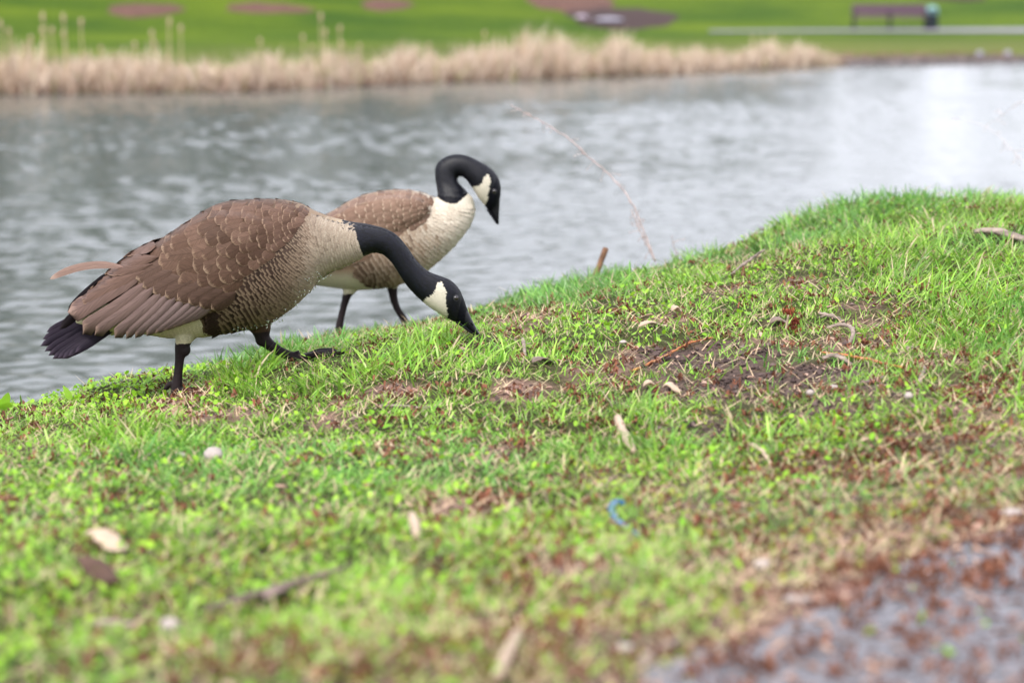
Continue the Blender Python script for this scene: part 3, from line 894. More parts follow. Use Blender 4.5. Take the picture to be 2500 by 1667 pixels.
    near.sort(key=lambda f: -np.ptp(f[0][:, 0]))
    for f in near[:280]:
        pl.make([f], 'covert_feather', M_feather, root)
    if near[280:]: pl.make(near[280:], 'mantle_feathers', M_feather, root, 'stuff')
    far = lay(pl, Uc, Lc, lenA, widA, colA, 1, -0.0005, 0.0042, 5, 3, over=0.50, side_over=0.74, seed=6)
    pl.make(far, 'far_side_coverts', M_feather, root, 'stuff')
    # -- greater coverts above the flight feathers
    Z = lambda x, y: (80 + x / 2.904, 460 + y / 2.904)
    for sd in (-1, 1):
        gcv = []
        for k, (tx, ty) in enumerate([(800, 600), (850, 650), (925, 685), (1010, 706), (1095, 724), (1170, 744), (1245, 765), (1318, 784)]):
            t_ = Z(tx, ty); b_ = Z(tx + 210 - k * 5, ty - 120 + k * 2)
            gcv.append(pl.feather(b_, t_, 42 - k * 0.6, sd, 0.0012, 0.0055, mixc(L3(106, 86, 76), L3(96, 77, 68), k / 8), L3(160, 138, 120), 6, 4, seed=k * 3.1, camber=0.002))
        if sd < 0:
            for f in gcv: pl.make([f], 'covert_feather', M_feather, root)
        else:
            pl.make(gcv, 'far_side_coverts', M_feather, root, 'stuff')
    # -- long flight feathers of the folded wing (base, tip, width) on the side elevation
    FL = [((1340, 770), (1175, 900), 58), ((1330, 765), (1110, 915), 60), ((1310, 755), (1045, 935), 60), ((1280, 740), (985, 955), 60), ((1230, 725), (925, 972), 62), ((1170, 705), (860, 988), 64),
          ((1110, 690), (780, 1000), 66), ((1060, 675), (715, 1003), 66), ((1010, 665), (640, 1000), 72), ((950, 640), (500, 990), 84), ((900, 615), (408, 980), 92), ((850, 580), (336, 926), 104),
          ((850, 560), (400, 800), 84), ((880, 540), (440, 705), 70), ((920, 470), (560, 600), 56), ((960, 420), (600, 545), 60), ((930, 360), (690, 480), 60)]
    for sd in (-1, 1):
        fs = []
        for k, (b, t, w) in enumerate(FL):
            h = len(FL)
            c = mixc(L3(134, 117, 114), L3(126, 104, 96), min(1, max(0, (k - 5) / 7)))
            if k > 11: c = L3(118, 96, 86)
            c = c * random.uniform(0.92, 1.08)
            e = np.array([c * 0.38, mixc(c, L3(176, 150, 136), .7)]) if k < 12 else L3(164, 138, 120)  # shadow line between overlapping feathers painted as a dark lower rim
            t = (t[0], t[1] - 30) if k < 12 else (t[0], t[1] + (26 if k > 13 else 0)); b = (b[0], b[1] - 18 if k < 12 else b[1] + (26 if k > 13 else 0)); w = w * (0.80 if k < 8 else 0.92)
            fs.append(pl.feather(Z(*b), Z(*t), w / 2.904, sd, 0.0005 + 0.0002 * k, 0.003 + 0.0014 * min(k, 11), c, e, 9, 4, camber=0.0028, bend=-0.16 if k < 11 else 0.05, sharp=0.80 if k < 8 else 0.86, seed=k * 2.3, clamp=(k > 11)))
        if sd < 0:
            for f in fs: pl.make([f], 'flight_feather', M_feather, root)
        else:
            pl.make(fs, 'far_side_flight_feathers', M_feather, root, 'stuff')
    # crossed black wing tips and the dark fan of the tail
    for k, (b, t, w, y0, y1) in enumerate([((300, 648), (172, 757), 22, .03, .03), ((296, 660), (180, 768), 22, .026, .03), ((300, 672), (192, 772), 24, .02, .02), ((296, 690), (150, 800), 24, .012, .02), ((290, 700), (205, 778), 26, .045, .04)]):
        pl.make([pl.feather(b, t, w, -1, 0, 0, L3(34, 26, 30), L3(46, 38, 42), 8, 4, camber=0.002, bend=0.12, sharp=0.75, ydef=(y0, y1), seed=k * 5.0)], 'wing_tip_feather', M_feather, root)
    tips = [((103, 818), .045), ((96, 834), .035), ((94, 848), .02), ((108, 858), .005), ((120, 866), -.008), ((133, 872), -.02), ((147, 870), -.03), ((161, 868), -.04), ((178, 860), -.05), ((196, 850), -.058)]
    for k, (t, y) in enumerate(tips):
        pl.make([pl.feather((292 * .4 + (t[0] + 165) * .6, 760 * .4 + (t[1] - 98) * .6), t, 22, -1, 0, 0, mixc(L3(58, 50, 62), L3(46, 40, 52), random.random()), L3(76, 66, 78), 9, 4, camber=0.002, bend=-0.02, sharp=0.74, ydef=(-y * 0.5, -y), seed=k * 4.0)], 'tail_feather', M_feather, root)
    # the loose feather that sticks out behind, and its pale neighbours
    sticks = [((300, 640), (222, 628), (143, 667))]
    g2 = pl.feather((324, 645), (143, 668), 18, -1, 0, 0, L3(168, 142, 132), L3(192, 168, 156), 14, 4, camber=0.0004, bend=0.42, sharp=0.72, ydef=(.07, .09), seed=9.0)
    o = pl.make([g2], 'loose_feather', M_feather, root); o['label'] = 'curved pinkish brown feather sticking out behind the back'
    pl.make([pl.feather(Z(860, 480), Z(600, 588), 8, -1, 0.004, 0.007, L3(225, 212, 205), L3(225, 212, 205), 8, 2, seed=3)], 'pale_feather_edge', M_feather, root)
    pl.make([pl.feather(Z(460, 800), Z(345, 895), 14, -1, 0.003, 0.006, L3(225, 216, 208), L3(225, 216, 208), 6, 2, seed=3.4)], 'pale_feather_edge', M_feather, root)
    # -- breast and flank, laid from the neck backwards
    Ub = [(866, 552), (835, 542), (800, 532), (770, 522), (742, 545), (724, 566), (695, 596), (662, 620), (628, 648), (600, 672), (575, 704), (556, 735), (535, 752), (515, 760)]
    Lb = [(888, 622), (855, 645), (820, 660), (786, 676), (768, 696), (752, 718), (733, 737), (704, 763), (676, 784), (645, 795), (612, 802), (575, 808), (545, 812), (518, 806)]
    def lenB(t, q): return np.interp(t, [0, .2, .5, 1], [12, 15, 24, 36])
    def widB(t, q): return np.interp(t, [0, .2, .5, 1], [13, 15, 24, 34])
    def colB(t, q, rs, P):
        x, y = P
        pale = L3(190, 177, 160); mid = L3(138, 120, 105); dark = L3(78, 63, 55)
        k = float(np.interp(t, [0, .18, .38, .6, 1], [0, .15, .55, .95, 1.1]))
        # lower breast stays creamy
        k -= 0.55 * max(0, q - 0.55) / 0.45 * (1 if t < 0.55 else max(0, 1 - (t - 0.55) * 3))
        k += 0.50 * max(0, 1 - q / 0.5) * float(smooth(.16, .38, t) * smooth(.75, .5, t))
        k = min(max(k + rs.uniform(-.12, .12), 0), 1)
        b = mixc(mixc(pale, mid, min(k * 2, 1)), dark, max(0, k * 2 - 1))
        e = mixc(mixc(b, L3(168, 152, 134), .6), mixc(b, L3(160, 140, 120), .62), float(smooth(.2, .5, t)))
        # quiet bars: the middle of a pale feather is a touch darker
        b = b * (1.0 - 0.30 * k * (vnoise(P[0] / 9.0, P[1] / 60.0, 7) > .5))
        if x < 545 : e = mixc(e, dark, 0.5)
        return b * rs.uniform(0.88, 1.1), e
    fs = []
    for sd in (-1, 1):
        fs += lay(pl, Ub, Lb, lenB, widB, colB, sd, -0.0004, 0.0021, 3, 2, over=0.42, side_over=0.6, seed=20 + sd, camber=0.0004, jit=0.16, sharp=0.86, tipw=0.66, ang_s=0.05)
    pl.make(fs, 'breast_and_flank_feathers', M_down, root, 'stuff')
    # -- belly and under-tail
    Ut = [(512, 764), (490, 772), (450, 782), (400, 792), (350, 796), (300, 800), (250, 805)]
    Lt = [(520, 812), (490, 818), (450, 821), (400, 818), (350, 809), (300, 814), (245, 820)]
    fs = []
    for sd in (-1, 1):
        fs += lay(pl, Ut, Lt, lambda t, q: 24, lambda t, q: 12, lambda t, q, rs, P: (L3(212, 206, 180) * rs.uniform(.93, 1.04), L3(224, 218, 196)), sd, -0.0004, 0.0018, 3, 2, over=0.4, side_over=0.5, seed=30 + sd, camber=0.0006)
    pl.make(fs, 'belly_feathers', M_down, root, 'stuff')
    # -- neck and head: very short black plumage, pale on the cheek
    Un = [(1128, 716), (1108, 691), (1080, 678), (1046, 664), (1018, 640), (996, 608), (970, 580), (940, 563), (910, 555), (880, 550), (838, 541)]
    Ln = [(1112, 782), (1092, 774), (1062, 756), (1034, 735), (1012, 714), (982, 674), (965, 648), (948, 628), (930, 617), (908, 619), (886, 622)]
    def colN(t, q, rs, P):
        if in_poly(np.array([P[0] + rs.uniform(-.8, .8)]), np.array([P[1] + rs.uniform(-.8, .8)]), cheek)[0]:
            c = CREAM * rs.uniform(.95, 1.03); return c, c
        c = BLACK * rs.uniform(0.3, 2.3); return c, c * 1.3
    fs = []
    for sd in (-1, 1):
        fs += lay(pl, Un, Ln, lambda t, q: 9 + 8 * t, lambda t, q: 4.2 + 2.0 * t, colN, sd, -0.0006, 0.0010, 2, 2, over=0.38, side_over=0.55, seed=40 + sd, camber=0.0004, jit=0.25)
    pl.make(fs, 'neck_plumage', M_neck, root, 'stuff')
    # ragged dark tuft at the edge of the flank
    fs = []
    for k in range(16):
        yy = 752 + k * 3.6
        fs.append(pl.feather((545 + random.uniform(-6, 6), yy - 4), (512 + abs(k - 8) * 1.4 + random.uniform(-5, 5), yy + random.uniform(-2, 6)), 8, -1, 0.002, 0.005, L3(62, 50, 44), L3(80, 66, 56), 4, 2, seed=k))
    pl.make(fs, 'dark_flank_tuft', M_down, root, 'stuff')
    head_parts(root, D, org, pl, -0.010,
               upper=[(1134, 738, 1117, 777, .0150), (1145, 762, 1131, 786, .0130), (1156, 785, 1146, 799, .0115), (1166, 803, 1158, 811, .0095), (1173, 815, 1168, 819, .0055)],
               lower=[(1120, 778, 1112, 786, .0120), (1134, 789, 1126, 795, .0105), (1148, 801, 1141, 806, .009), (1162, 813, 1157, 817, .006)],
               eye=(1113.5, 722), nostril=((1150, 783), (1155, 790)))
    # beads of water on the breast
    rs = random.Random(3)
    gd = Geo(); Lf = curve_fn(Lb)
    for k in range(70):
        t = rs.uniform(0.2, 0.85); p = Lf(t); px, py = p[0] - rs.uniform(0, 26) * (1 if t < .5 else .3), p[1] - rs.uniform(0, 22)
        if rs.random() < 0.3: px, py = p
        X, Z_ = pl.XZ(px, py); h, n = pl.surf(X, Z_, -1); r = rs.uniform(0.0009, 0.0019)
        gd.ellipsoid(np.array(h + n * 0.0035), (r, r, r * 1.3), 5, 7)
    md, nt, p_, _ = new_mat('water_bead'); p_.inputs['Base Color'].default_value = (0.9, 0.93, 0.95, 1); p_.inputs['Roughness'].default_value = 0.02
    p_.inputs['Transmission Weight'].default_value = 0.9; p_.inputs['IOR'].default_value = 1.33
    o = link('water_beads', gd.mesh('water_beads', origin=org), md, root); o['kind'] = 'stuff'

def head_parts(root, D, org, pl, yc, upper, lower, eye, nostril):
    g = Geo()
    def rr(prs, n, ex):
        return body_rings(D, [(a, b, c, d, w, yc) for a, b, c, d, w in prs], n, 24, ex)
    g.loft(rr(upper, 24, 2.4))
    bill = link('bill', g.mesh('bill', origin=org), M_bill, root)
    g = Geo(); g.loft(rr(lower, 18, 2.2))
    link('lower_bill', g.mesh('lower_bill', origin=org), M_bill, bill)
    g = Geo()
    a = at(*nostril[0], D); b = at(*nostril[1], D)
    for sd in (-1,):
        P = np.array([[a.x, D + yc + sd * 0.0118, a.z], [(a.x + b.x) / 2, D + yc + sd * 0.0116, (a.z + b.z) / 2], [b.x, D + yc + sd * 0.0105, b.z]])
        g.tube(spline(P, 6), 0.0016, 8)
    link('nostril', g.mesh('nostril', origin=org), simple('nostril_dark', (0.003, 0.003, 0.003), rough=0.8, bump=0), bill)
    for sd in (-1, 1):
        X, Z_ = pl.XZ(*eye)
        h, n = pl.surf(X, Z_, sd)
        r = 0.0060 * D / 4.6 ** 1 if D < 5 else 0.0062
        c = np.array(h) - np.array(n) * 0.0006
        g = Geo(); g.ellipsoid(c, (r, r, r), 16, 20)
        e = link('eye', g.mesh('eye', origin=org), M_eye, root)
        th = np.linspace(0, 2 * np.pi, 25)
        ax = Vector(n).cross(Vector((0, 0, 1))).normalized(); ay = Vector(n).cross(ax).normalized()
        P = np.array([c + np.array(n) * 0.0026 + (np.array(ax) * math.cos(t) * 1.12 + np.array(ay) * math.sin(t) * 0.95) * r * 0.95 for t in th])
        g = Geo(); g.tube(P, 0.0009, 6, jit=0.2)
        link('eyelid', g.mesh('eyelid', origin=org), simple('eyelid_skin', (0.03, 0.03, 0.036), rough=0.5, bump=0.2), e)

# ---- the goose behind, standing at the water's edge with its neck curled
def goose_back():
    D = 5.75
    f1 = at(832, 803, D)
    org = (f1.x, D, float(gnd(np.array([f1.x]), np.array([D]))[0]))
    root = root_at('goose', org, 'paler tan goose behind, at the water edge with its black neck curled', 'goose', 'two Canada geese on the grassy bank')
    pairs = [(560, 650, 556, 668, .018, 0), (600, 632, 595, 680, .04, 0), (660, 600, 650, 692, .07, 0), (730, 556, 715, 694, .095, 0), (800, 522, 785, 697, .115, 0), (867, 484, 860, 707, .125, 0),
             (930, 467, 925, 704, .128, 0), (990, 464, 985, 692, .120, 0), (1035, 472, 1030, 670, .105, 0), (1058, 482, 1078, 632, .088, 0), (1066, 484, 1118, 592, .072, 0),
             (1068, 480, 1146, 555, .060, 0), (1068, 470, 1160, 520, .050, 0), (1066, 456, 1155, 486, .040, 0), (1063, 440, 1141, 470, .032, 0), (1062, 426, 1130, 458, .029, 0),
             (1063, 410, 1121, 448, .027, 0), (1070, 396, 1117, 438, .026, 0), (1088, 383, 1120, 432, .026, 0), (1113, 377, 1128, 431, .026, -.002), (1140, 380, 1138, 438, .027, -.004),
             (1165, 391, 1149, 453, .030, -.006), (1189, 404, 1158, 466, .033, -.008), (1210, 423, 1168, 482, .034, -.009), (1221, 446, 1180, 497, .030, -.010), (1223, 470, 1188, 507, .024, -.010), (1219, 490, 1194, 516, .015, -.010)]
    g = Geo(); g.loft(body_rings(D, pairs, 150))
    for sd in (-1, 1):
        wing = [(1048, 492, 1044, 520, .008, .085 * sd), (1020, 480, 1012, 545, .026, .088 * sd), (960, 474, 950, 580, .034, .096 * sd), (880, 490, 870, 625, .034, .098 * sd),
                (800, 530, 790, 655, .030, .088 * sd), (720, 570, 710, 665, .024, .07 * sd), (640, 615, 632, 665, .016, .05 * sd), (580, 645, 576, 662, .008, .03 * sd)]
        g.loft(body_rings(D, wing, 50, 36, 2.3))
    def leg(pts, rad, yo):
        P = spline([[*at(x, y, D)] for x, y in pts], 24); P[:, 1] += yo
        rr = np.interp(np.linspace(0, 1, 24), np.linspace(0, 1, len(rad)), np.array(rad) * D / F)
        g.tube(P, rr, 14); return P
    P = leg([(866, 672), (857, 698), (849, 718), (843, 738), (837, 762), (832, 784), (830, 800)], [32, 22, 12, 9.5, 8.5, 8.5, 9.5, 10], -.03)
    gz = float(gnd(P[-1][0:1], P[-1][1:2])[0])
    foot(g, P[-1], gz + 0.002, R(170), L=0.07, spread=0.6, hind=False)
    P = leg([(948, 668), (955, 692), (957, 712), (961, 738), (970, 760), (980, 776), (988, 790)], [40, 26, 13, 10.5, 9, 8.5, 9, 9.5], .03)
    gz = float(gnd(P[-1][0:1], P[-1][1:2])[0])
    foot(g, P[-1], gz + 0.002, R(5), L=0.07, spread=0.5, hind=False)
    me = remesh(g, org, 0.0023, 'body')
    black_b = [(1050, 340), (1055, 470), (1067, 479), (1085, 489), (1103, 498), (1120, 490), (1132, 480), (1146, 470), (1138, 455), (1150, 455), (1180, 570), (1260, 570), (1260, 340)]
    cheek = [(1189, 424), (1195, 426), (1199, 438), (1197, 452), (1194, 470), (1189, 486), (1184, 499), (1170, 492), (1148, 462), (1152, 456), (1164, 453), (1174, 452), (1182, 436)]
    legp = [(800, 713), (880, 713), (900, 860), (780, 860)]; legp2 = [(935, 706), (985, 706), (1040, 860), (900, 860)]
    def colr(x, y):
        c = np.tile(L3(150, 128, 108)[None], (len(x), 1))
        t = smooth(1000, 1110, x - (y - 560) * 0.2)[:, None]; c = c * (1 - t) + L3(226, 218, 202) * t
        t = smooth(0, 40, y - (640 + (900 - x) * 0.0)) * (x < 885); t = t[:, None]; c = c * (1 - t) + L3(222, 214, 188) * t
        low = smooth(650, 690, y)[:, None]; c = c * (1 - low) + L3(220, 212, 188) * low
        c[in_poly(x, y, black_b)] = BLACK * 1.1; c[in_poly(x, y, cheek)] = CREAM
        c[in_poly(x, y, legp)] = LEGC; c[in_poly(x, y, legp2)] = LEGC
        return c
    paint(me, D, org, colr)
    link('body', me, M_body, root)
    pl = Plumage(D, me, org)
    Uc = [(1058, 485), (1035, 475), (990, 467), (956, 467), (907, 475), (867, 488), (827, 508), (797, 528), (740, 560), (690, 592), (650, 620)]
    Lc = [(1048, 505), (1043, 530), (1010, 548), (975, 563), (940, 580), (905, 605), (860, 628), (810, 640), (750, 650), (700, 656), (650, 650)]
    def lenA(t, q): return np.interp(t, [0, .25, .5, .8, 1], [18, 34, 48, 56, 56]) * (0.62 + 0.5 * min(q * 2.0, 1))
    def widA(t, q): return np.interp(t, [0, .25, .5, .8, 1], [10, 18, 26, 30, 30]) * (0.60 + 0.5 * min(q * 2.0, 1))
    def colA(t, q, rs, P):
        b = mixc(L3(128, 104, 90), L3(154, 130, 114), rs.random() * 0.8)
        return b * rs.uniform(0.9, 1.08), mixc(b, mixc(L3(190, 168, 148), L3(204, 184, 164), rs.random()), rs.uniform(.5, .85))
    near = lay(pl, Uc, Lc, lenA, widA, colA, -1, -0.0005, 0.0032, 5, 4, over=0.50, side_over=0.74, seed=15, jit=0.3, sharp=0.76, tipw=0.22)
    near.sort(key=lambda f: -f[0][:, 0].mean())
    for f in near[:260]: pl.make([f], 'covert_feather', M_feather, root)
    if near[260:]: pl.make(near[260:], 'mantle_feathers', M_feather, root, 'stuff')
    pl.make(lay(pl, Uc, Lc, lenA, widA, colA, 1, -0.0005, 0.0045, 4, 3, over=0.50, side_over=0.74, seed=16), 'far_side_coverts', M_feather, root, 'stuff')
    for k in range(9):
        pl.make([pl.feather((640, 640 + k), (520 + abs(k - 4) * 2, 668 + k * 2.5), 20, -1, 0, 0, L3(50, 44, 54), L3(66, 58, 68), 6, 3, sharp=0.86, ydef=(0.0, (k - 4) * 0.012), seed=k)], 'tail_feather', M_feather, root)
    Ub = [(1100, 500), (1075, 494), (1056, 500), (1047, 530), (1012, 550), (976, 566), (940, 584), (908, 606), (888, 630), (880, 650)]
    Lb = [(1150, 500), (1157, 530), (1142, 562), (1108, 603), (1076, 634), (1048, 658), (1020, 676), (985, 688), (945, 694), (905, 680)]
    def lenB(t, q): return np.interp(t, [0, .3, 1], [13, 20, 34])
    def widB(t, q): return np.interp(t, [0, .3, 1], [13, 20, 30])
    def colB(t, q, rs, P):
        pale = L3(222, 212, 196); mid = L3(172, 150, 130); dark = L3(96, 78, 66)
        k = float(np.interp(t, [0, .2, .45, .75, 1], [0, .1, .45, .7, 1.0]))
        k -= 0.3 * max(0, q - 0.6) / 0.4 * (t < .8)
        if rs.random() < 0.10 and 0.3 < t < 0.7 and q < .7: k += 0.35
        k = min(max(k + rs.uniform(-.1, .1), 0), 1)
        b = mixc(mixc(pale, mid, min(k * 2, 1)), dark, max(0, k * 2 - 1))
        return b * rs.uniform(.9, 1.08), mixc(b, mixc(L3(214, 202, 186), L3(168, 148, 130), k), .6)
    fs = []
    for sd in (-1, 1):
        fs += lay(pl, Ub, Lb, lenB, widB, colB, sd, -0.0004, 0.0024, 3, 2, over=0.42, side_over=0.6, seed=50 + sd, camber=0.0004, sharp=0.86, tipw=0.66)
    pl.make(fs, 'breast_and_flank_feathers', M_down, root, 'stuff')
    Un = [(1212, 430), (1190, 408), (1165, 394), (1140, 384), (1113, 381), (1090, 387), (1073, 399), (1067, 412), (1066, 428), (1067, 444), (1069, 462), (1074, 478)]
    Ln = [(1184, 496), (1170, 480), (1158, 463), (1149, 450), (1138, 436), (1127, 429), (1119, 432), (1115, 438), (1119, 449), (1128, 458), (1138, 468), (1128, 478)]
    def colN(t, q, rs, P):
        if in_poly(np.array([P[0]]), np.array([P[1]]), cheek)[0]:
            c = CREAM * rs.uniform(.95, 1.03); return c, c
        c = BLACK * rs.uniform(0.8, 1.5); return c, c * 1.3
    fs = []
    for sd in (-1, 1):
        fs += lay(pl, Un, Ln, lambda t, q: 9 + 4 * t, lambda t, q: 5, colN, sd, -0.0006, 0.0010, 2, 2, over=0.45, side_over=0.65, seed=60 + sd, camber=0.0004, jit=0.2)
    pl.make(fs, 'neck_plumage', M_neck, root, 'stuff')
    head_parts(root, D, org, pl, -0.010,
               upper=[(1221, 482, 1192, 508, .0150), (1220, 500, 1201, 520, .0125), (1219, 518, 1208, 532, .011), (1218.5, 534, 1213, 542, .008), (1218, 546, 1215.5, 548, .004)],
               lower=[(1194, 508, 1187, 512, .012), (1202, 520, 1197, 525, .010), (1209, 533, 1205, 537, .008), (1215, 545, 1212, 547, .005)],
               eye=(1206, 464), nostril=((1212, 512), (1213, 520)))

goose_front()
goose_back()

# ------------------------------------------------------------------ grass and ground cover on the near bank
def blades(X, Y, L, W, lean, curl, ang, col, name, mat, z=None, seg=3, tipcol=None, face=None):
    n = len(X); Z = gnd(X, Y) - 0.003 if z is None else z
    ts = np.array([0, .38, .74, 1.0]) if seg == 3 else np.array([0, .55, 1.0])
    dx, dy = np.cos(ang), np.sin(ang)
    fa = ang + np.pi / 2 + RNG.normal(0, 0.7, n) if face is None else face
    wx, wy = np.cos(fa), np.sin(fa)
    V = []; Cc = []
    for k, t in enumerate(ts):
        h = L * (lean * t + curl * t * t)
        zz = L * t * np.sqrt(np.clip(1 - lean ** 2, 0.02, 1)) - L * 0.35 * curl * t * t
        w = W * (0.5 if t == 0 else (0.5 if t < .5 else 0.36))
        cx, cy, cz = X + dx * h, Y + dy * h, Z + zz
        c = col if tipcol is None else col * (1 - t ** 2)[..., None] + tipcol * (t ** 2) if False else (col if tipcol is None else col * (1 - t * t) + tipcol * (t * t))
        if t < 1.0:
            V.append(np.stack([cx - wx * w, cy - wy * w, cz], -1)); V.append(np.stack([cx + wx * w, cy + wy * w, cz + 0.15 * w], -1)); Cc += [c, c]
        else:
            V.append(np.stack([cx, cy, cz], -1)); Cc.append(c)
    m = len(V)
    VV = np.stack(V, 1).reshape(-1, 3); CC = np.stack(Cc, 1).reshape(-1, 3)
    b = (np.arange(n) * m)[:, None]
    q = [b + np.array([[2 * k, 2 * k + 1, 2 * k + 3, 2 * k + 2]]) for k in range((m - 1) // 2 - 1)]
    t = b + np.array([[m - 3, m - 2, m - 1]])
    me = np_mesh(name, VV, [np.vstack(q), t], cols=CC)
    return link(name, me, mat)

def scatter(n, x0=None):
    """random places on the bank, thinning out with distance and outside the frame"""
    Y = 1.55 + (RNG.random(n) ** 1.0) * 5.7
    hw = 0.235 * Y + 0.55
    X = (RNG.random(n) * 2 - 1) * hw + 0.1
    d = edge_d(X, Y)
    return X, Y, d

G_a, G_b, G_c, G_y = L3(108, 164, 48), L3(170, 204, 88), L3(90, 146, 74), L3(172, 196, 66)
STRAW, STRAW2 = L3(214, 196, 158), L3(196, 166, 138)
def grass_cols(n, k, X, Y):
    r = RNG.random(n)[:, None]; f = fbm(X * 2.2, Y * 2.2, 51)[:, None]
    c = G_a * (1 - r) + G_b * r
    cool = smooth(0.45, 0.62, fbm(X * 1.7, Y * 1.7, 55))[:, None]
    c = c * (1 - cool * 0.6) + (G_c * 1.15) * cool * 0.6
    c = c * (0.75 + 0.5 * f) * (0.62 + 0.76 * vnoise(X * 26, Y * 26, 58)[:, None]) * RNG.uniform(0.7, 1.3, (n, 1))
    s = RNG.random(n)[:, None] < k
    return np.where(s, STRAW * (0.7 + 0.4 * r), c)

PROT = np.array([[*at(438, 958, 4.6)][:2], [*at(728, 884, 4.6)][:2], [*at(800, 870, 4.6)][:2]])
# long-tuft places (photo px, half width px)
TUFT = [(1380, 720, 170, 40), (1500, 700, 120, 30), (2000, 520, 170, 40), (2200, 520, 200, 45), (2400, 500, 160, 40), (1900, 600, 180, 30), (1700, 640, 140, 25), (950, 890, 150, 28), (700, 870, 130, 22), (640, 920, 120, 25), (820, 930, 140, 28),
        (1080, 850, 120, 25), (2290, 1030, 90, 22), (1560, 1010, 80, 20), (1820, 1080, 70, 20), (1620, 1120, 90, 25), (2450, 700, 120, 30), (1200, 870, 100, 20), (1700, 700, 120, 20), (560, 880, 80, 15), (2430, 560, 90, 20), (400, 1120, 120, 30), (1180, 1500, 90, 40), (1650, 1420, 90, 30), (300, 1060, 130, 20)]
_tc = [gps(np.array([p[0], p[0] + p[2], p[0]]), np.array([p[1], p[1], p[1] - p[3]])) for p in TUFT]
def tuft_field(X, Y):
    v = np.zeros(np.shape(X)); wob = (fbm(X * 8, Y * 8, 79) - 0.5) * 1.0
    for (xs, ys_) in _tc:
        rx = abs(xs[1] - xs[0]); ry = abs(ys_[2] - ys_[0]) + 0.03
        v = np.maximum(v, 1 - smooth(0.4, 1.25, np.sqrt(((X - xs[0]) / rx) ** 2 + ((Y - ys_[0]) / ry) ** 2) + wob))
    return v

def leafy_field(X, Y):
    px, py = px_of(X, Y, base_h(X, Y))
    f = smooth(0.46, 0.60, fbm(X * 3.1 + 5, Y * 3.1, 61))
    left = smooth(640, 380, px) * smooth(1020, 960, py)
    fore = smooth(1050, 1180, py) * smooth(1750, 1000, px) * 0.22
    return np.clip(np.maximum(np.maximum(f * 0.32, left), fore), 0, 1), px, py

# short lawn
X, Y, d = scatter(400000)
b = bare_field(X, Y); lf, px_, py_ = leafy_field(X, Y); tf = tuft_field(X, Y)
clump = smooth(0.34, 0.58, fbm(X * 12, Y * 12, 33, 3)) * smooth(0.25, 0.48, fbm(X * 4, Y * 4, 34, 3))
keep = (d < 0.10) & (RNG.random(len(X)) < (1 - b) ** 1.3 * (0.22 + 0.78 * clump) * (1 - 0.45 * lf * smooth(700, 350, px_)) * (0.6 + 0.4 * smooth(6.5, 4, Y)))
near_foot = np.min(np.hypot(X[:, None] - PROT[:, 0], (Y[:, None] - PROT[:, 1])), axis=1)
ftx = [(at(445, 965, 4.6).x, .075), (at(790, 868, 4.6).x, .095), (at(1165, 820, 4.6).x, .04)]
def clear(X, Y):
    m = np.zeros(len(X), bool)
    for fx, w_ in ftx: m |= (np.abs(X - fx) < w_) & (Y > 4.38) & (Y < 4.66)
    return m
keep &= (near_foot > 0.022) & ~(clear(X, Y) & (RNG.random(len(X)) < .7))
X, Y, tf, d = X[keep], Y[keep], tf[keep], d[keep]; n = len(X)
L = RNG.uniform(0.010, 0.028, n) * (0.7 + 0.6 * fbm(X * 5, Y * 5, 35))
o = blades(X, Y, L, RNG.uniform(0.0016, 0.0030, n), np.clip(RNG.normal(0.60, 0.25, n), 0.02, 0.97), RNG.uniform(0, 0.5, n), RNG.random(n) * 2 * np.pi, grass_cols(n, 0.14, X, Y), 'short_grass', M_leaf)
o['kind'] = 'stuff'
# long tufts
X, Y, d = scatter(260000)
tf = tuft_field(X, Y); b = bare_field(X, Y)
sparse = 0.035 + 0.05 * smooth(4.2, 3.6, Y)
edge_b = smooth(-0.25, -0.02, d) * smooth(0.10, 0.02, d) * 0.75 * smooth(0.42, 0.58, fbm(X * 8, Y * 8, 96, 3)) * smooth(-0.9, 0.2, X)
keep = (d < 0.09) & (RNG.random(len(X)) < (np.clip(tf, 0, 1) * 0.42 + sparse + edge_b) * (1 - 0.9 * b))
nf = np.min(np.hypot(X[:, None] - PROT[:, 0], (Y[:, None] - PROT[:, 1])), axis=1)
keep &= (nf > 0.03) & ~(clear(X, Y) & (RNG.random(len(X)) < .8))
X, Y, tf = X[keep], Y[keep], tf[keep]; n = len(X)
L = RNG.uniform(0.020, 0.064, n) * (0.7 + 0.5 * tf) * (1 - 0.5 * smooth(3.8, 2.6, Y)) * (1 - 0.12 * smooth(4.9, 5.7, Y))
cx = fbm(X * 7, Y * 7, 91) * 12
# keep blades clear of the legs and of the bill
L = np.where(np.hypot(X - at(1165, 820, 4.6).x, Y - 4.56) < 0.05, L * 0.5, L)
ft = at(790, 868, 4.6)
L = np.where((np.abs(X - ft.x) < 0.09) & (Y < 4.65) & (Y > 4.35), L * 0.45, L)
ft = at(450, 965, 4.6)
L = np.where((np.abs(X - ft.x) < 0.07) & (Y < 4.62) & (Y > 4.2), L * 0.35, L)
col = grass_cols(n, 0.07, X, Y) * 0.9
o = blades(X, Y, L, RNG.uniform(0.0024, 0.0042, n), np.clip(RNG.normal(0.58, 0.24, n), 0.02, 0.97), RNG.uniform(0.05, 0.7, n), cx + RNG.normal(0, 1.0, n), col, 'long_grass', M_leaf, tipcol=col * 1.15)
o['kind'] = 'stuff'
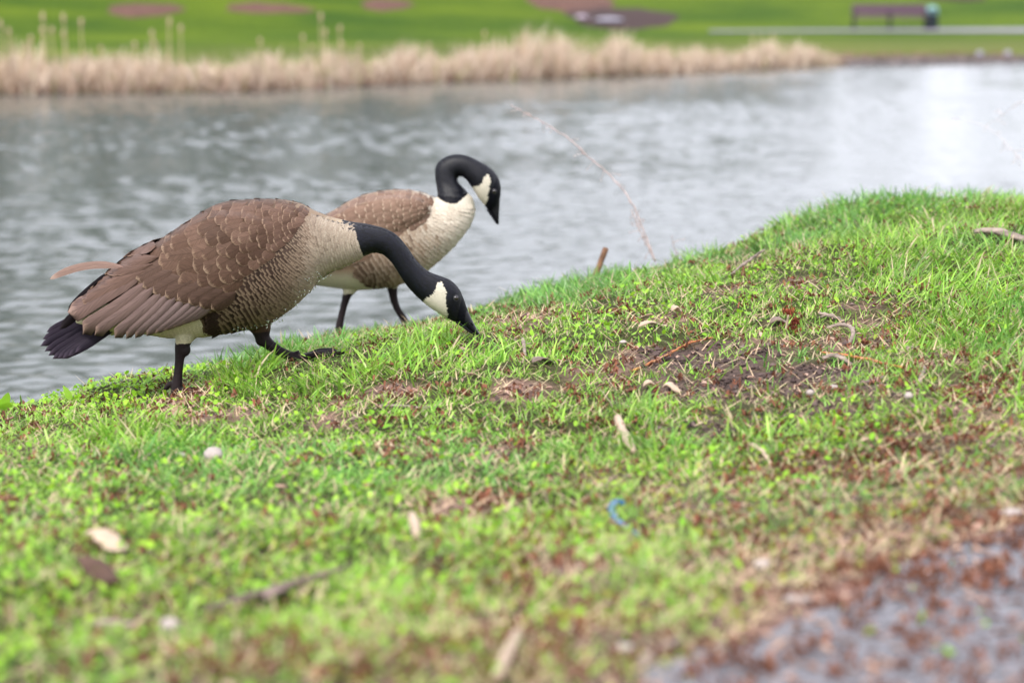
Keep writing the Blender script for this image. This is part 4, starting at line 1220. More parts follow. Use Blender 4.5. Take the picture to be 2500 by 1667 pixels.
# dry stems lying in the sward
X, Y, d = scatter(90000)
b = bare_field(X, Y)
keep = (d < 0.08) & (RNG.random(len(X)) < (0.26 + 0.5 * b) * (1 - 0.85 * patch_field(X, Y, 0))) & (path_d(X, Y) < 0.02)
X, Y = X[keep], Y[keep]; n = len(X)
r = RNG.random(n)[:, None]
o = blades(X, Y, RNG.uniform(0.015, 0.045, n), RNG.uniform(0.0012, 0.0026, n), RNG.uniform(0.85, 0.995, n), RNG.uniform(-0.1, 0.1, n), RNG.random(n) * 6.28, STRAW * r + STRAW2 * (1 - r), 'dry_grass', M_litter, z=gnd(X, Y) + RNG.uniform(0.001, 0.008, n), seg=2)
o['kind'] = 'stuff'

def flakes(X, Y, Z, size, asp, tiltmax, col, name, mat, fold=0.25, k=6):
    """small leaves or scraps: a folded, slightly domed fan of triangles each"""
    n = len(X); a = RNG.random(n) * 6.283
    th = np.linspace(0, 2 * np.pi, k, endpoint=False)
    tx = RNG.normal(0, tiltmax, n); ty = RNG.normal(0, tiltmax, n)
    V = [np.stack([X, Y, Z], -1)]
    for t in th:
        ru = np.cos(t) * size * 0.5 * RNG.uniform(0.8, 1.15, n); rv = np.sin(t) * size * 0.5 * asp * RNG.uniform(0.8, 1.15, n)
        x = ru * np.cos(a) - rv * np.sin(a); y = ru * np.sin(a) + rv * np.cos(a)
        V.append(np.stack([X + x, Y + y, Z + x * tx + y * ty + size * fold * abs(math.sin(t))], -1))
    VV = np.stack(V, 1).reshape(-1, 3)
    b = (np.arange(n) * (k + 1))[:, None]
    tr = np.vstack([b + np.array([[0, i + 1, (i + 1) % k + 1]]) for i in range(k)])
    me = np_mesh(name, VV, [tr], cols=np.repeat(col, k + 1, 0))
    return link(name, me, mat)

# clover and other small round leaves
X, Y, d = scatter(170000)
lf, px_, py_ = leafy_field(X, Y); b = bare_field(X, Y)
keep = (d < 0.12) & (RNG.random(len(X)) < lf * (1 - 0.9 * b) * (0.5 + 0.35 * smooth(600, 350, px_)))
nf = np.min(np.hypot(X[:, None] - PROT[:, 0], (Y[:, None] - PROT[:, 1])), axis=1)
keep &= (nf > 0.03) & ~(clear(X, Y) & (RNG.random(len(X)) < .6))
X, Y = X[keep], Y[keep]; n = len(X)
r = RNG.random(n)[:, None]
col = (L3(128, 186, 36) * r + L3(176, 218, 62) * (1 - r)) * (0.8 + 0.4 * fbm(X * 4, Y * 4, 66))[:, None]
o = flakes(X, Y, gnd(X, Y) + RNG.uniform(0.003, 0.018, n), RNG.uniform(0.005, 0.012, n), 0.85, 0.45, col, 'clover', M_leaf, fold=0.12)
o['kind'] = 'stuff'
# a sparser, yellower moss-like cover by the path
X, Y, d = scatter(60000)
pd = path_d(X, Y)
keep = (pd > -0.75) & (pd < -0.0) & (RNG.random(len(X)) < 0.75 * smooth(0.42, 0.58, fbm(X * 7, Y * 7, 67)))
X, Y = X[keep], Y[keep]; n = len(X); r = RNG.random(n)[:, None]
o = flakes(X, Y, gnd(X, Y) + RNG.uniform(0.002, 0.012, n), RNG.uniform(0.004, 0.010, n), 0.7, 0.5, L3(168, 178, 52) * r + L3(132, 162, 44) * (1 - r), 'low_yellow_weeds', M_leaf, fold=0.15)
o['kind'] = 'stuff'

# fallen rust-coloured maple flowers in little crumpled bunches
X, Y, d = scatter(24000)
pd = path_d(X, Y); px_, py_ = px_of(X, Y, base_h(X, Y))
dens = 0.05 + 0.12 * smooth(900, 2200, px_) + 0.28 * bare_field(X, Y) + 0.27 * smooth(-0.7, -0.1, pd) * smooth(0.30, 0.0, pd) + 0.10 * smooth(0.8, 0.3, pd)
dens *= (0.4 + 1.2 * smooth(0.4, 0.65, fbm(X * 5, Y * 5, 71))) * (1 - 0.85 * patch_field(X, Y, 0))
keep = (d < 0.05) & (RNG.random(len(X)) < dens)
X, Y = X[keep], Y[keep]
m = 7
Xr = np.repeat(X, m) + RNG.normal(0, 0.0055, len(X) * m); Yr = np.repeat(Y, m) + RNG.normal(0, 0.0055, len(X) * m)
onp = path_d(Xr, Yr) > 0
Zr = np.where(onp, base_h(Xr, Yr) + 0.008, gnd(Xr, Yr) + 0.004) + np.abs(RNG.normal(0, 0.004, len(Xr)))
r = RNG.random(len(Xr))[:, None]
o = flakes(Xr, Yr, Zr, RNG.uniform(0.004, 0.009, len(Xr)), 0.55, 1.0, (L3(142, 92, 70) * r + L3(106, 74, 60) * (1 - r)) * RNG.uniform(0.8, 1.25, (len(Xr), 1)), 'fallen_maple_flowers', M_litter, fold=0.5, k=5)
o['kind'] = 'stuff'
# pale and pinkish scraps of dead leaf and bark
X, Y, d = scatter(36000)
keep = (d < 0.05) & (RNG.random(len(X)) < 0.04 + 0.55 * bare_field(X, Y) * (1 - 0.6 * patch_field(X, Y, 0)) * smooth(0.6, -0.1, path_d(X, Y)))
X, Y = X[keep], Y[keep]; n = len(X); r = RNG.random(n)[:, None]
onp = path_d(X, Y) > 0
o = flakes(X, Y, np.where(onp, base_h(X, Y) + 0.007, gnd(X, Y) + 0.004), RNG.uniform(0.006, 0.020, n), 0.4, 0.25, L3(198, 168, 150) * r + L3(140, 106, 92) * (1 - r), 'leaf_scraps', M_litter, fold=0.2)
o['kind'] = 'stuff'
# loose soil crumbs
X, Y, d = scatter(150000)
k0 = patch_field(X, Y, 0); kb = bare_field(X, Y)
keep = (d < 0.05) & (path_d(X, Y) < 0.0) & (RNG.random(len(X)) < np.maximum(k0 * smooth(.3, .5, fbm(X * 16, Y * 16, 92, 3)), 0.15 * kb))
X, Y, k0 = X[keep], Y[keep], k0[keep]; n = len(X)
S = RNG.uniform(0.0012, 0.0062, n) * RNG.uniform(0.5, 1.4, n)
dirs = np.array([[1, 0, 0], [0, 1, 0], [-1, 0, 0], [0, -1, 0], [0, 0, 1], [0, 0, -1]], float)
V = np.stack([X, Y, gnd(X, Y) + S * 0.4], -1)[:, None, :] + dirs[None] * (S[:, None, None] * RNG.uniform(0.5, 1.3, (n, 6, 1)))
b = (np.arange(n) * 6)[:, None]
tr = np.vstack([b + np.array([t]) for t in [(0, 1, 4), (1, 2, 4), (2, 3, 4), (3, 0, 4), (1, 0, 5), (2, 1, 5), (3, 2, 5), (0, 3, 5)]])
col = np.repeat(L3(86, 73, 70) * RNG.uniform(0.45, 2.0, (n, 1)) * (0.7 + 0.5 * (1 - k0))[:, None], 6, 0)
tag(link('soil_crumbs', np_mesh('soil_crumbs', V.reshape(-1, 3), [tr], cols=col, smooth_shade=False), M_soil), kind='stuff')

# broad young leaves at the water's edge, far left
def broad_plant(px, py, D, hs, label, lean):
    p = at(px, py, D); z = float(gnd(np.array([p.x]), np.array([p.y]))[0]); p = Vector((p.x, p.y, min(z, p.z)))
    r = root_at('broadleaf_plant', p, label, 'plant')
    for k, (h, w, a, ln) in enumerate(hs):
        n = 12; t = np.linspace(0, 1, n)
        cx = ln * t ** 1.4; cz = h * t - 0.1 * h * t * t
        ww = w * np.sin(np.pi * np.clip(t, 0.0, 1) ** 0.8) ** 0.8 + 0.001
        V = []
        for i in range(n):
            for s in (-1, 0, 1):
                V.append([cx[i] * math.cos(a) - s * ww[i] * math.sin(a) * .5 + s * ww[i] * .4, cx[i] * math.sin(a) + s * ww[i] * .25, cz[i] + (0.12 * ww[i] if s else 0)])
        q = [[i * 3 + j, i * 3 + j + 1, i * 3 + j + 4, i * 3 + j + 3] for i in range(n - 1) for j in range(2)]
        c = np.tile(L3(158, 205, 62) * random.uniform(.85, 1.1), (len(V), 1))
        link('leaf', np_mesh('leaf', V, [q], cols=c), M_leaf, r)
broad_plant(172, 948, 4.62, [(0.038, 0.014, math.pi, 0.014), (0.020, 0.010, 0.3, 0.02), (0.016, .01, 2.4, .015)], 'single upright bright green leaf blade at the left water edge', 0)
broad_plant(10, 990, 4.5, [(0.040, 0.026, 0.2, 0.008), (0.030, 0.020, math.pi, 0.016), (0.022, .018, 5.6, .02), (0.02, .016, 1.0, .024)], 'broad pale green seedling at the extreme left edge of the bank', 0)

# ------------------------------------------------------------------ sticks, chips, bark, ribbon: each a thing of its own
def local(o_pts, p0):
    return np.array([np.array(q) - np.array(p0) for q in o_pts])
def stick(pts, rad, mat, name, label, cat, lift=0.006, jit=0.42, group=None, m=9, flat=1.0, kink=0.0, side=None, lifts=None):
    """pts in photo px along the stick where it lies on the bank; rad in metres"""
    P = [gp(x, y) + Vector((0, 0, lift)) for x, y in pts]
    if lifts: P = [p + Vector((0, 0, l)) for p, l in zip(P, lifts)]
    n = max(12, 5 * len(P))
    Q = spline([tuple(p) for p in P], n) if len(P) > 2 else np.linspace(np.array(P[0]), np.array(P[-1]), n)
    Q[1:-1] += RNG.normal(0, 1, (n - 2, 3)) * kink
    rr = 0.85 * np.interp(np.linspace(0, 1, n), np.linspace(0, 1, len(rad)), rad) * RNG.uniform(.85, 1.15, n)
    g = Geo(); g.tube(Q - Q[0], rr, m, jit=jit, flat=flat)
    o = link(name, g.mesh(name), mat, loc=tuple(Q[0]))
    tag(o, label, cat, group)
    if side:
        for (t, dx, dy, dz, r_) in side:
            i = int(t * (n - 1)); a = Q[i] - Q[0]
            g = Geo(); g.tube(spline([a, a + np.array([dx * .5, dy * .5, dz * .6]), a + np.array([dx, dy, dz])], 8), np.linspace(r_, r_ * .4, 8), 6, jit=.2)
            link('side_twig', g.mesh('side_twig'), mat, o)
    return o

stick([(1545, 914), (1600, 888), (1650, 862), (1690, 843), (1740, 832)], [.0030, .0026, .0024, .0016], M_orange, 'twig', 'thin orange brown twig lying at the upper left of the dark soil', 'twig', kink=.0006)
stick([(2005, 868), (2080, 878), (2150, 893), (2204, 906)], [.0026, .0034, .0028, .0022], M_orange, 'twig', 'orange twig with a yellow end lying right of the dark soil', 'twig', kink=.0006)
stick([(2018, 812), (2060, 817), (2082, 832), (2074, 850)], [.0036, .0044, .005, .004], M_bark, 'twig', 'crooked grey brown twig bent like an elbow', 'twig', lifts=[.004, .012, .014, .004], kink=.0006)
stick([(2000, 772), (2030, 780), (2062, 792)], [.004, .005, .003], M_bark, 'twig', 'short forked grey twig above the elbow shaped twig', 'twig', side=[(.3, -.02, -.01, -.004, .002)], kink=.0006)
stick([(1785, 686), (1815, 670), (1842, 656), (1866, 648)], [.0022, .0045, .004, .0018], M_bark, 'twig', 'dark pointed twig propped in the grass near the middle of the bank', 'twig', lifts=[.01, .016, .022, .03], kink=.0006)
stick([(2176, 698), (2205, 706), (2262, 709)], [.0028, .0032, .0022], M_bark, 'twig', 'small grey twig lying in grass on the right slope', 'twig', kink=.001)
stick([(2250, 768), (2290, 763), (2330, 765)], [.0022, .0026, .0016], M_bark, 'twig', 'thin dark twig curving through grass near the right edge', 'twig', kink=.001)
stick([(918, 999), (960, 998), (1010, 1003), (1062, 1002)], [.0028, .0034, .0030, .0014], M_bark, 'twig', 'long thin grey twig beside the bare patch below the goose neck', 'twig', kink=.0007)
stick([(1276, 846), (1280, 862), (1282, 876)], [.0042, .0038, .003], M_bark, 'twig', 'stubby dark grey twig standing out of the grass right of the bill', 'twig', lifts=[.008, .004, 0], side=[(.4, .014, .004, .004, .002)])
stick([(2256, 907), (2250, 928), (2240, 948)], [.0048, .0050, .004], M_bark, 'twig', 'short grey stick lying end on beyond the orange twig', 'twig')
stick([(2100, 942), (2130, 938), (2162, 926)], [.004, .0085, .004], M_wood, 'wood_chip', 'curved brown bark chip on soil under the orange twig', 'wood chip', flat=.45)
stick([(2008, 885), (2040, 884), (2080, 896)], [.006, .0085, .004], M_bark, 'wood_chip', 'grey arched bark chip just below the orange twig', 'wood chip', flat=.5, lifts=[0, .006, 0])
stick([(2215, 858), (2245, 857)], [.004, .004], M_bark, 'twig', 'very short dark twig stub between clover on the right', 'twig')
stick([(1508, 1040), (1520, 1070), (1535, 1098), (1546, 1120)], [.0080, .0082, .0085, .0050], M_pale, 'bare_stick', 'pale peeled stick lying in the grass right of the centre', 'stick', jit=.15, lift=.012)
stick([(1006, 1284), (1013, 1310), (1018, 1336)], [.0060, .0070, .0060], M_pale, 'bare_stick', 'small pale wood stub lying in the grass low in the middle', 'stick', jit=.15, lift=.014)
stick([(1262, 1585), (1240, 1630), (1215, 1690)], [.0050, .0060, .0060], M_pale, 'bare_stick', 'blurred pale stick at the bottom edge of the photo', 'stick', jit=.2, lift=.014)
stick([(505, 1520), (600, 1492), (720, 1455), (860, 1410)], [.0036, .005, .0048, .002], M_wood, 'twig', 'long blurred brown twig across the lower left grass', 'twig', lift=.014)
stick([(1562, 1642), (1600, 1616), (1655, 1578)], [.006, .007, .004], M_bark, 'twig', 'blurred dark stick at the bottom beside the tarmac', 'twig')
stick([(235, 1554), (330, 1560)], [.004, .004], M_bark, 'twig', 'faint grey twig in the lower left corner grass', 'twig', lift=.014)
stick([(1835, 1035 + 60), (1860, 1110), (1880, 1140)], [.004, .004, .003], M_pale, 'twig', 'faint pale pinkish twig in the rusty litter on the right', 'twig')
# the flat bark piece at the right edge
def bark_piece(px0, px1, label, w=0.014, mat=M_bark, name='bark_piece', th=.005, lift=.01, cat='bark'):
    a, b_ = gp(*px0), gp(*px1); n = 14
    t = np.linspace(0, 1, n)
    P = np.array(a)[None] * (1 - t)[:, None] + np.array(b_)[None] * t[:, None] + np.array([0, 0, lift])
    P[:, 2] += 0.006 * np.sin(t * 5)
    rr = w * np.interp(t, [0, .15, .5, .85, 1], [.12, .7, 1, .9, .5]) * RNG.uniform(.85, 1.15, n)
    g = Geo(); d = (P[-1] - P[0]); d /= np.linalg.norm(d); s = np.cross(d, [0, 0, 1]); s /= np.linalg.norm(s)
    th_ = np.linspace(0, 2 * np.pi, 12, endpoint=False)
    rings = [p + np.cos(th_)[:, None] * s * r + np.sin(th_)[:, None] * np.array([0, 0, 1]) * th * (0.6 + .4 * r / w) * (1 + RNG.normal(0, .12, 12))[:, None] for p, r in zip(P, rr)]
    rings = np.array(rings) - P[0]
    g.loft(rings)
    return tag(link(name, g.mesh(name), mat, loc=tuple(P[0])), label, cat)
bark_piece((2378, 585), (2540, 610), 'weathered grey bark slab lying on the grass at the right edge', w=.016, th=.008, lift=.018)
bark_piece((1880, 798), (1925, 792), 'curled brown bark flake beside the rust red flower sprig', w=.016, mat=M_wood, cat='bark', lift=.008)
bark_piece((1560, 805), (1625, 795), 'flat tan wood sliver under the long grass tuft', w=.010, mat=M_pale, name='wood_chip', cat='wood chip', lift=.006, th=.003)
bark_piece((1570, 953), (1608, 950), 'left of two pale flakes at the edge of the dark soil', w=.009, mat=M_pale, name='wood_chip', cat='wood chip', lift=.008, th=.004)
bark_piece((1618, 957), (1662, 959), 'right of two pale flakes at the edge of the dark soil', w=.009, mat=M_pale, name='wood_chip', cat='wood chip', lift=.008, th=.004)
bark_piece((1300, 892), (1352, 884), 'brown dead leaf folded flat below the stubby twig', w=.014, mat=M_wood, name='dead_leaf', cat='leaf', lift=.006, th=.002)
bark_piece((2330, 493), (2410, 490), 'pale dry leaf in the grass on the top of the mound', w=.010, mat=M_pale, name='dead_leaf', cat='leaf', lift=.03, th=.002)
bark_piece((215, 1340), (300, 1368), 'blurred pale tan leaf in the lower left grass', w=.015, mat=M_pale, name='dead_leaf', cat='leaf', lift=.018, th=.003)
bark_piece((190, 1405), (275, 1450), 'blurred dark brown leaf in the lower left grass', w=.015, mat=simple('dark_leaf', lin(84, 62, 50), rough=.8), name='dead_leaf', cat='leaf', lift=.018, th=.003)
bark_piece((650, 1500), (700, 1470), 'greyish pink scrap beside the long blurred twig', w=.012, mat=M_wood, name='dead_leaf', cat='leaf', lift=.015, th=.003)
bark_piece((1640, 776), (1660, 768), 'whitish dry leaf standing at the foot of the long tuft', w=.011, mat=M_pale, name='dead_leaf', cat='leaf', lift=.014, th=.003)
# crumpled dead leaves by the planted foot
for k, (x, y, l) in enumerate([(418, 1003, 'crumpled brown dead leaf under the planted foot, left one'), (452, 998, 'crumpled tan dead leaf just under the planted foot toes'), (440, 1018, 'lowest crumpled dead leaf below the planted foot')]):
    p = gp(x, y, .008); n = 7
    u_, v_ = np.meshgrid(np.linspace(-1, 1, n), np.linspace(-1, 1, n))
    a = k * 1.3; xx = u_ * .022 * np.sqrt(1 - .45 * v_ ** 2); yy = v_ * .016 * np.sqrt(1 - .45 * u_ ** 2)
    zz = .008 * np.sin(u_ * 3 + k) * np.cos(v_ * 2.5) + .006 * u_ * v_ + RNG.normal(0, .0014, u_.shape)
    V = np.stack([xx * math.cos(a) - yy * math.sin(a), xx * math.sin(a) + yy * math.cos(a), zz], -1).reshape(-1, 3)
    ii = (np.arange(n - 1)[:, None] * n + np.arange(n - 1)[None]); q = np.stack([ii, ii + 1, ii + n + 1, ii + n], -1).reshape(-1, 4)
    c = np.tile(L3(150, 120, 100) * (1 + .15 * k), (n * n, 1))
    tag(link('dead_leaf', np_mesh('dead_leaf', V, [q], cols=c), M_litter, loc=p), l, 'leaf')
# pale pebbles
def pebble(px, py, r, label, mat=M_pebble, sink=.3, name='pebble', cat='pebble'):
    p = gp(px, py, r[2] * (1 - sink) + .004)
    g = Geo(); g.ellipsoid((0, 0, 0), r, 9, 12, jit=.22)
    return tag(link(name, g.mesh(name), mat, loc=p), label, cat)
pebble(521, 1137, (.014, .012, .011), 'larger white pebble in the grass below the planted foot', sink=-.2)
pebble(440, 1130, (.008, .007, .006), 'smaller white pebble left of the larger one', sink=-.3)
pebble(415, 1562, (.009, .008, .007), 'blurred white pebble in the bottom left grass', sink=-.5)
pebble(1521, 847, (.007, .005, .0035), 'tiny white scrap in the grass left of the orange twig', sink=-.5)
pebble(2218, 984, (.007, .006, .006), 'cream pebble on the grass right of the dark soil', sink=-.2)
pebble(1978, 972, (.007, .006, .005), 'small cream pebble in the dark soil', sink=0)
pebble(2034, 957, (.009, .006, .004), 'flat pale chip on the edge of the dark soil', sink=0)
pebble(1860, 1400, (.009, .008, .006), 'cream pebble among rusty litter above the tarmac', sink=0)
pebble(2262, 1425, (.010, .009, .006), 'roundish cream stone on the verge of the tarmac', sink=0)
pebble(2320, 1448, (.014, .007, .003), 'oblong pinkish chip beside the roundish cream stone', sink=0)
pebble(2010, 1574, (.012, .006, .003), 'pale grey chip on the tarmac near the bottom edge', sink=0)
pebble(1950, 1480, (.016, .009, .004), 'large pale pinkish flake where litter meets tarmac', sink=0)
pebble(2470, 1270, (.014, .008, .005), 'pale grey chip at the right edge of the tarmac', sink=0)
pebble(520 + 1000, 1600, (.010, .006, .004), 'blurred pale chip in the litter left of the dark stick', sink=0)
# the blue strip of plastic
P = [gp(1524, 1246, .010), gp(1504, 1247, .013), (gp(1492, 1264, .012)), gp(1504, 1285, .010), gp(1528, 1300, .009), gp(1560, 1318, .006)]
Q = spline([tuple(p) for p in P], 40); T = np.gradient(Q, axis=0); T /= np.linalg.norm(T, axis=1)[:, None]
S = np.cross(T, [0, -.5, .86]); S /= np.linalg.norm(S, axis=1)[:, None]
w = np.interp(np.linspace(0, 1, 40), [0, .2, .5, .8, 1], [.0035, .0045, .004, .003, .0015])[:, None]
g = Geo(); up = np.cross(S, T) * .0005
g.loft(np.stack([Q - S * w + up, Q + S * w + up, Q + S * w - up, Q - S * w - up], 1) - Q[0])
tag(link('plastic_strip', g.mesh('plastic_strip'), M_blue, loc=tuple(Q[0])), 'bright blue strip of plastic curled in the foreground grass', 'litter')

# fallen sprig with a bunch of red flowers
a = gp(1918, 815, .004); top = a + Vector((.004, -.004, .032))
r_ = root_at('flower_sprig', a, 'upright fallen maple sprig with a rust red flower bunch', 'sprig')
g = Geo(); g.tube(spline([(0, 0, 0), (.002, 0, .014), tuple(top - a)], 10), np.linspace(.0022, .0018, 10), 8, jit=.2)
link('stem', g.mesh('stem'), M_pale, r_)
for nm, cc, nn_, (ox, oz), sp_ in (('flower_bunch', L3(150, 82, 60), 90, (.004, .036), .0052), ('flower_bunch', L3(132, 70, 54), 60, (.017, .018), .005), ('flower_bunch', L3(132, 72, 54), 60, (.015, .002), .006)):
    X = RNG.normal(0, sp_, nn_); Y = RNG.normal(0, sp_, nn_); Z = RNG.normal(0, sp_ * .8, nn_)
    o = flakes(X, Y, Z, RNG.uniform(.003, .006, nn_), .6, 1.2, cc * RNG.uniform(.6, 1.5, (nn_, 1)), nm, M_litter, fold=.6, k=5)
    o.parent = r_; o.location = (ox, 0, max(oz, .004))

# leaning stake at the water's edge
a = at(1452, 672, 6.22); b_ = at(1479, 606, 6.26)
g = Geo(); Q = np.linspace(np.array(a) - np.array([.012, 0, .04]), np.array(b_), 8)
g.tube(Q - np.array(a), [.0075, .0078, .0076, .008, .0078, .0075, .008, .0078], 8, jit=.2)
tag(link('wooden_stake', g.mesh('wooden_stake'), simple('brown_stake', lin(120, 88, 66), rough=.8, var=.35, scale=60, bump=.5), loc=tuple(a)), 'short brown stake leaning at the water edge behind the grass', 'stake')

# tall dry weed stalk arching over the water
def weed(pts, D0, D1, rad, label, buds, seed, off=0):
    M_weed = M_faint if 'faint' in label else globals()['M_weed']
    rs = random.Random(seed); n = len(pts)
    P = [np.array(at(x, y, D0 + (D1 - D0) * k / (n - 1))) for k, (x, y) in enumerate(pts)]
    Q = spline(P, 60); Q[2:-2] += np.array([[rs.gauss(0, .0012) for _ in range(3)] for _ in range(56)])
    o0 = Q[0].copy()
    r = root_at('dry_weed', tuple(o0), label, 'weed')
    g = Geo(); g.tube(Q - o0, np.linspace(rad, rad * .4, 60), 7, jit=.25)
    st = link('stem', g.mesh('stem'), M_weed, r)
    for k in range(buds):
        i = int(rs.uniform(.12, .97) * 59); b = Q[i] - o0
        l = rs.uniform(.012, .035); d = np.array([rs.uniform(-1, 1), rs.uniform(-.6, .6), rs.uniform(-.9, .5)]); d /= np.linalg.norm(d)
        g = Geo(); g.tube(spline([b, b + d * l * .5, b + d * l + np.array([0, 0, -.004])], 6), np.linspace(.0011, .0006, 6), 5)
        g.ellipsoid(b + d * l + np.array([0, 0, -.004]), (.0017, .0015, .0026), 5, 6, jit=.3)
        link('side_twig', g.mesh('side_twig'), M_weed, r)
M_faint = simple('pale_weed', lin(206, 196, 194), rough=.8, var=.1, scale=50, bump=.1)
M_weed = simple('dry_weed', lin(178, 160, 154), rough=.8, var=.25, scale=50, bump=.3)
weed([(1600, 640), (1575, 575), (1545, 500), (1500, 440), (1440, 385), (1395, 345), (1335, 305), (1290, 280), (1243, 255)], 6.45, 6.75, .0024, 'tall dry brown weed stalk arching left over the water', 22, 4)
weed([(1600, 635), (1572, 585), (1555, 545), (1540, 510)], 6.45, 6.5, .0022, 'short dry weed stalk at the foot of the tall arching one', 9, 5)
weed([(2530, 425), (2470, 365), (2430, 325), (2380, 300), (2310, 290)], 7.2, 7.6, .0009, 'faint leafless weed stalk at the right edge over the water', 10, 6)
weed([(2540, 260), (2490, 250), (2450, 280), (2400, 310)], 7.6, 7.8, .0008, 'faint bare twig hanging in from the right edge over the water', 7, 7)
weed([(1655, 632), (1645, 600), (1640, 575)], 6.4, 6.4, .0012, 'tiny dry grass stalk to the right of the arching weed', 2, 8)

# ------------------------------------------------------------------ reeds along the far shore
def shore_pt(px, back):
    """point behind the waterline seen at photo column px"""
    x, y, z = ray(px, 200)
    Ds = np.linspace(25, 70, 900); s = far_s(x / y * Ds, Ds)
    D = Ds[np.argmax(s > back)]
    return x / y * D, D
grid = [shore_pt(px, 0.0) for px in range(-900, 2200, 20)]
gxs = np.array([g_[0] for g_ in grid]); gys = np.array([g_[1] for g_ in grid]); gpx = np.arange(-900, 2200, 20)
n = 15000
pxr = RNG.uniform(-700, 2080, n)
hp = np.interp(pxr, [-700, 0, 60, 140, 230, 330, 470, 600, 640, 760, 900, 1000, 1100, 1150, 1250, 1290, 1370, 1420, 1480, 1540, 1600, 1650, 1750, 1800, 1880, 1930, 2000, 2060, 2080],
               [.55, .60, .55, .46, .46, .50, .44, .46, .50, .44, .42, .44, .38, .60, .46, .62, .64, .48, .56, .56, .55, .38, .38, .46, .50, .38, .34, .26, .12])
hp *= (0.62 + 0.75 * vnoise(pxr / 24.0, pxr * 0 + 3, 12) ** 1.3 + 0.25 * vnoise(pxr / 8.0, pxr * 0 + 3, 13))
bk = RNG.uniform(0.0, 1.5, n) * np.interp(pxr, [1600, 2080], [1, .4])
X = np.interp(pxr, gpx, gxs) + RNG.normal(0, .05, n); Y = np.interp(pxr, gpx, gys) + bk
L = hp * RNG.uniform(0.45, 1.12, n)
r = RNG.random(n)[:, None]
rc = (L3(230, 213, 194) * r + L3(194, 168, 144) * (1 - r)) * RNG.uniform(.8, 1.1, (n, 1))
gr = RNG.random(n)[:, None] < .05
rc = np.where(gr, L3(140, 150, 80), rc)
o = blades(X, Y, L, RNG.uniform(.010, .026, n), np.abs(RNG.normal(0, .25, n)).clip(0, .8), RNG.uniform(0, .35, n), RNG.random(n) * 6.28, rc, 'reed_bed', M_litter, z=far_h(X, Y) - .05)
o['kind'] = 'stuff'
# broken, matted stems low in the bed, browner
n = 6000
pxr = RNG.uniform(-700, 2500, n)
X = np.interp(pxr, gpx, gxs); Y = np.interp(pxr, gpx, gys) + RNG.uniform(-.15, 1.2, n)
far = pxr > 2080
xy = np.array([shore_pt(p, .3) if f else (0, 0) for p, f in zip(pxr, far)])
X = np.where(far, xy[:, 0], X) + RNG.normal(0, .05, n); Y = np.where(far, xy[:, 1] + RNG.uniform(0, 2.5, n), Y)
r = RNG.random(n)[:, None]
o = blades(X, Y, RNG.uniform(.12, .36, n) * np.where(far, .5, 1), RNG.uniform(.012, .03, n), RNG.uniform(.5, .98, n), RNG.uniform(-.2, .3, n), RNG.random(n) * 6.28, L3(150, 120, 108) * r + L3(112, 86, 74) * (1 - r), 'matted_reeds', M_litter, z=far_h(X, Y) - .02)
o['kind'] = 'stuff'
# tall stalks with seed heads that stand clear of the bed
HEADS = [(10, 60), (28, 78), (62, 112), (80, 95), (112, 42), (108, 75), (137, 75), (166, 45), (160, 85), (202, 55), (204, 136), (248, 118), (330, 110), (380, 82), (372, 105), (412, 55), (448, 70), (635, 100), (743, 92), (788, 42), (800, 80), (765, 115), (828, 70), (832, 108), (880, 112),
         (1045, 110), (1182, 82), (1148, 112), (1275, 92), (1620, 118), (1832, 95), (1886, 92), (1360, 88), (1700, 112)]
reed0 = None
ORD = ['first', 'second', 'third', 'fourth', 'fifth', 'sixth', 'seventh', 'eighth', 'ninth', 'tenth', 'eleventh', 'twelfth', 'thirteenth', 'fourteenth', 'fifteenth', 'sixteenth', 'seventeenth', 'eighteenth']
for k, (px, py) in enumerate(HEADS):
    x, y = shore_pt(px, random.uniform(.3, 1.2))
    z0 = float(far_h(np.array([x]), np.array([y]))[0]); h = at(px, py, y).z - z0
    if reed0 is None:
        reed0 = root_at('tall_reed', (x, y, z0), '', 'reed', 'tall reeds standing above the reed bed')
        g = Geo(); g.tube(spline([(0, 0, -.05), (.01, 0, .5), (.0, .01, 1.0)], 12), np.linspace(.011, .006, 12), 6)
        link('stem', g.mesh('stem'), simple('reed_stem', lin(205, 182, 150), rough=.8, bump=0), reed0)
        g = Geo(); g.ellipsoid((0, 0, 1.0), (.026, .026, .07), 8, 8, jit=.3)
        link('seed_head', g.mesh('seed_head'), simple('reed_head', lin(180, 158, 130), rough=.9, bump=0), reed0)
        rr = reed0
    else:
        rr = reed0.copy(); C.objects.link(rr)
        for ch in list(reed0.children):
            c = ch.copy(); C.objects.link(c); c.parent = rr
    rr.location = (x, y, z0); rr.scale = (1, 1, h); rr.rotation_euler = (random.uniform(-.04, .04), random.uniform(-.05, .05), random.uniform(0, 6))
    place_in = 'left' if px < 470 else ('middle' if px < 900 else 'right')
    side_ = sorted((q for q in HEADS if (q[0] < 470) == (px < 470) and (q[0] < 900) == (px < 900)), key=lambda q: q[0])
    nth = ORD[side_.index((px, py))]
    rr['label'] = 'tall pale reed, ' + nth + ' from the left ' + {'left': 'in the left end cluster', 'middle': 'in the middle group', 'right': 'of the scattered right ones'}[place_in]
    rr['group'] = {'left': 'tall reeds in the left cluster', 'middle': 'tall reeds in the middle cluster', 'right': 'scattered tall reeds on the right'}[place_in]

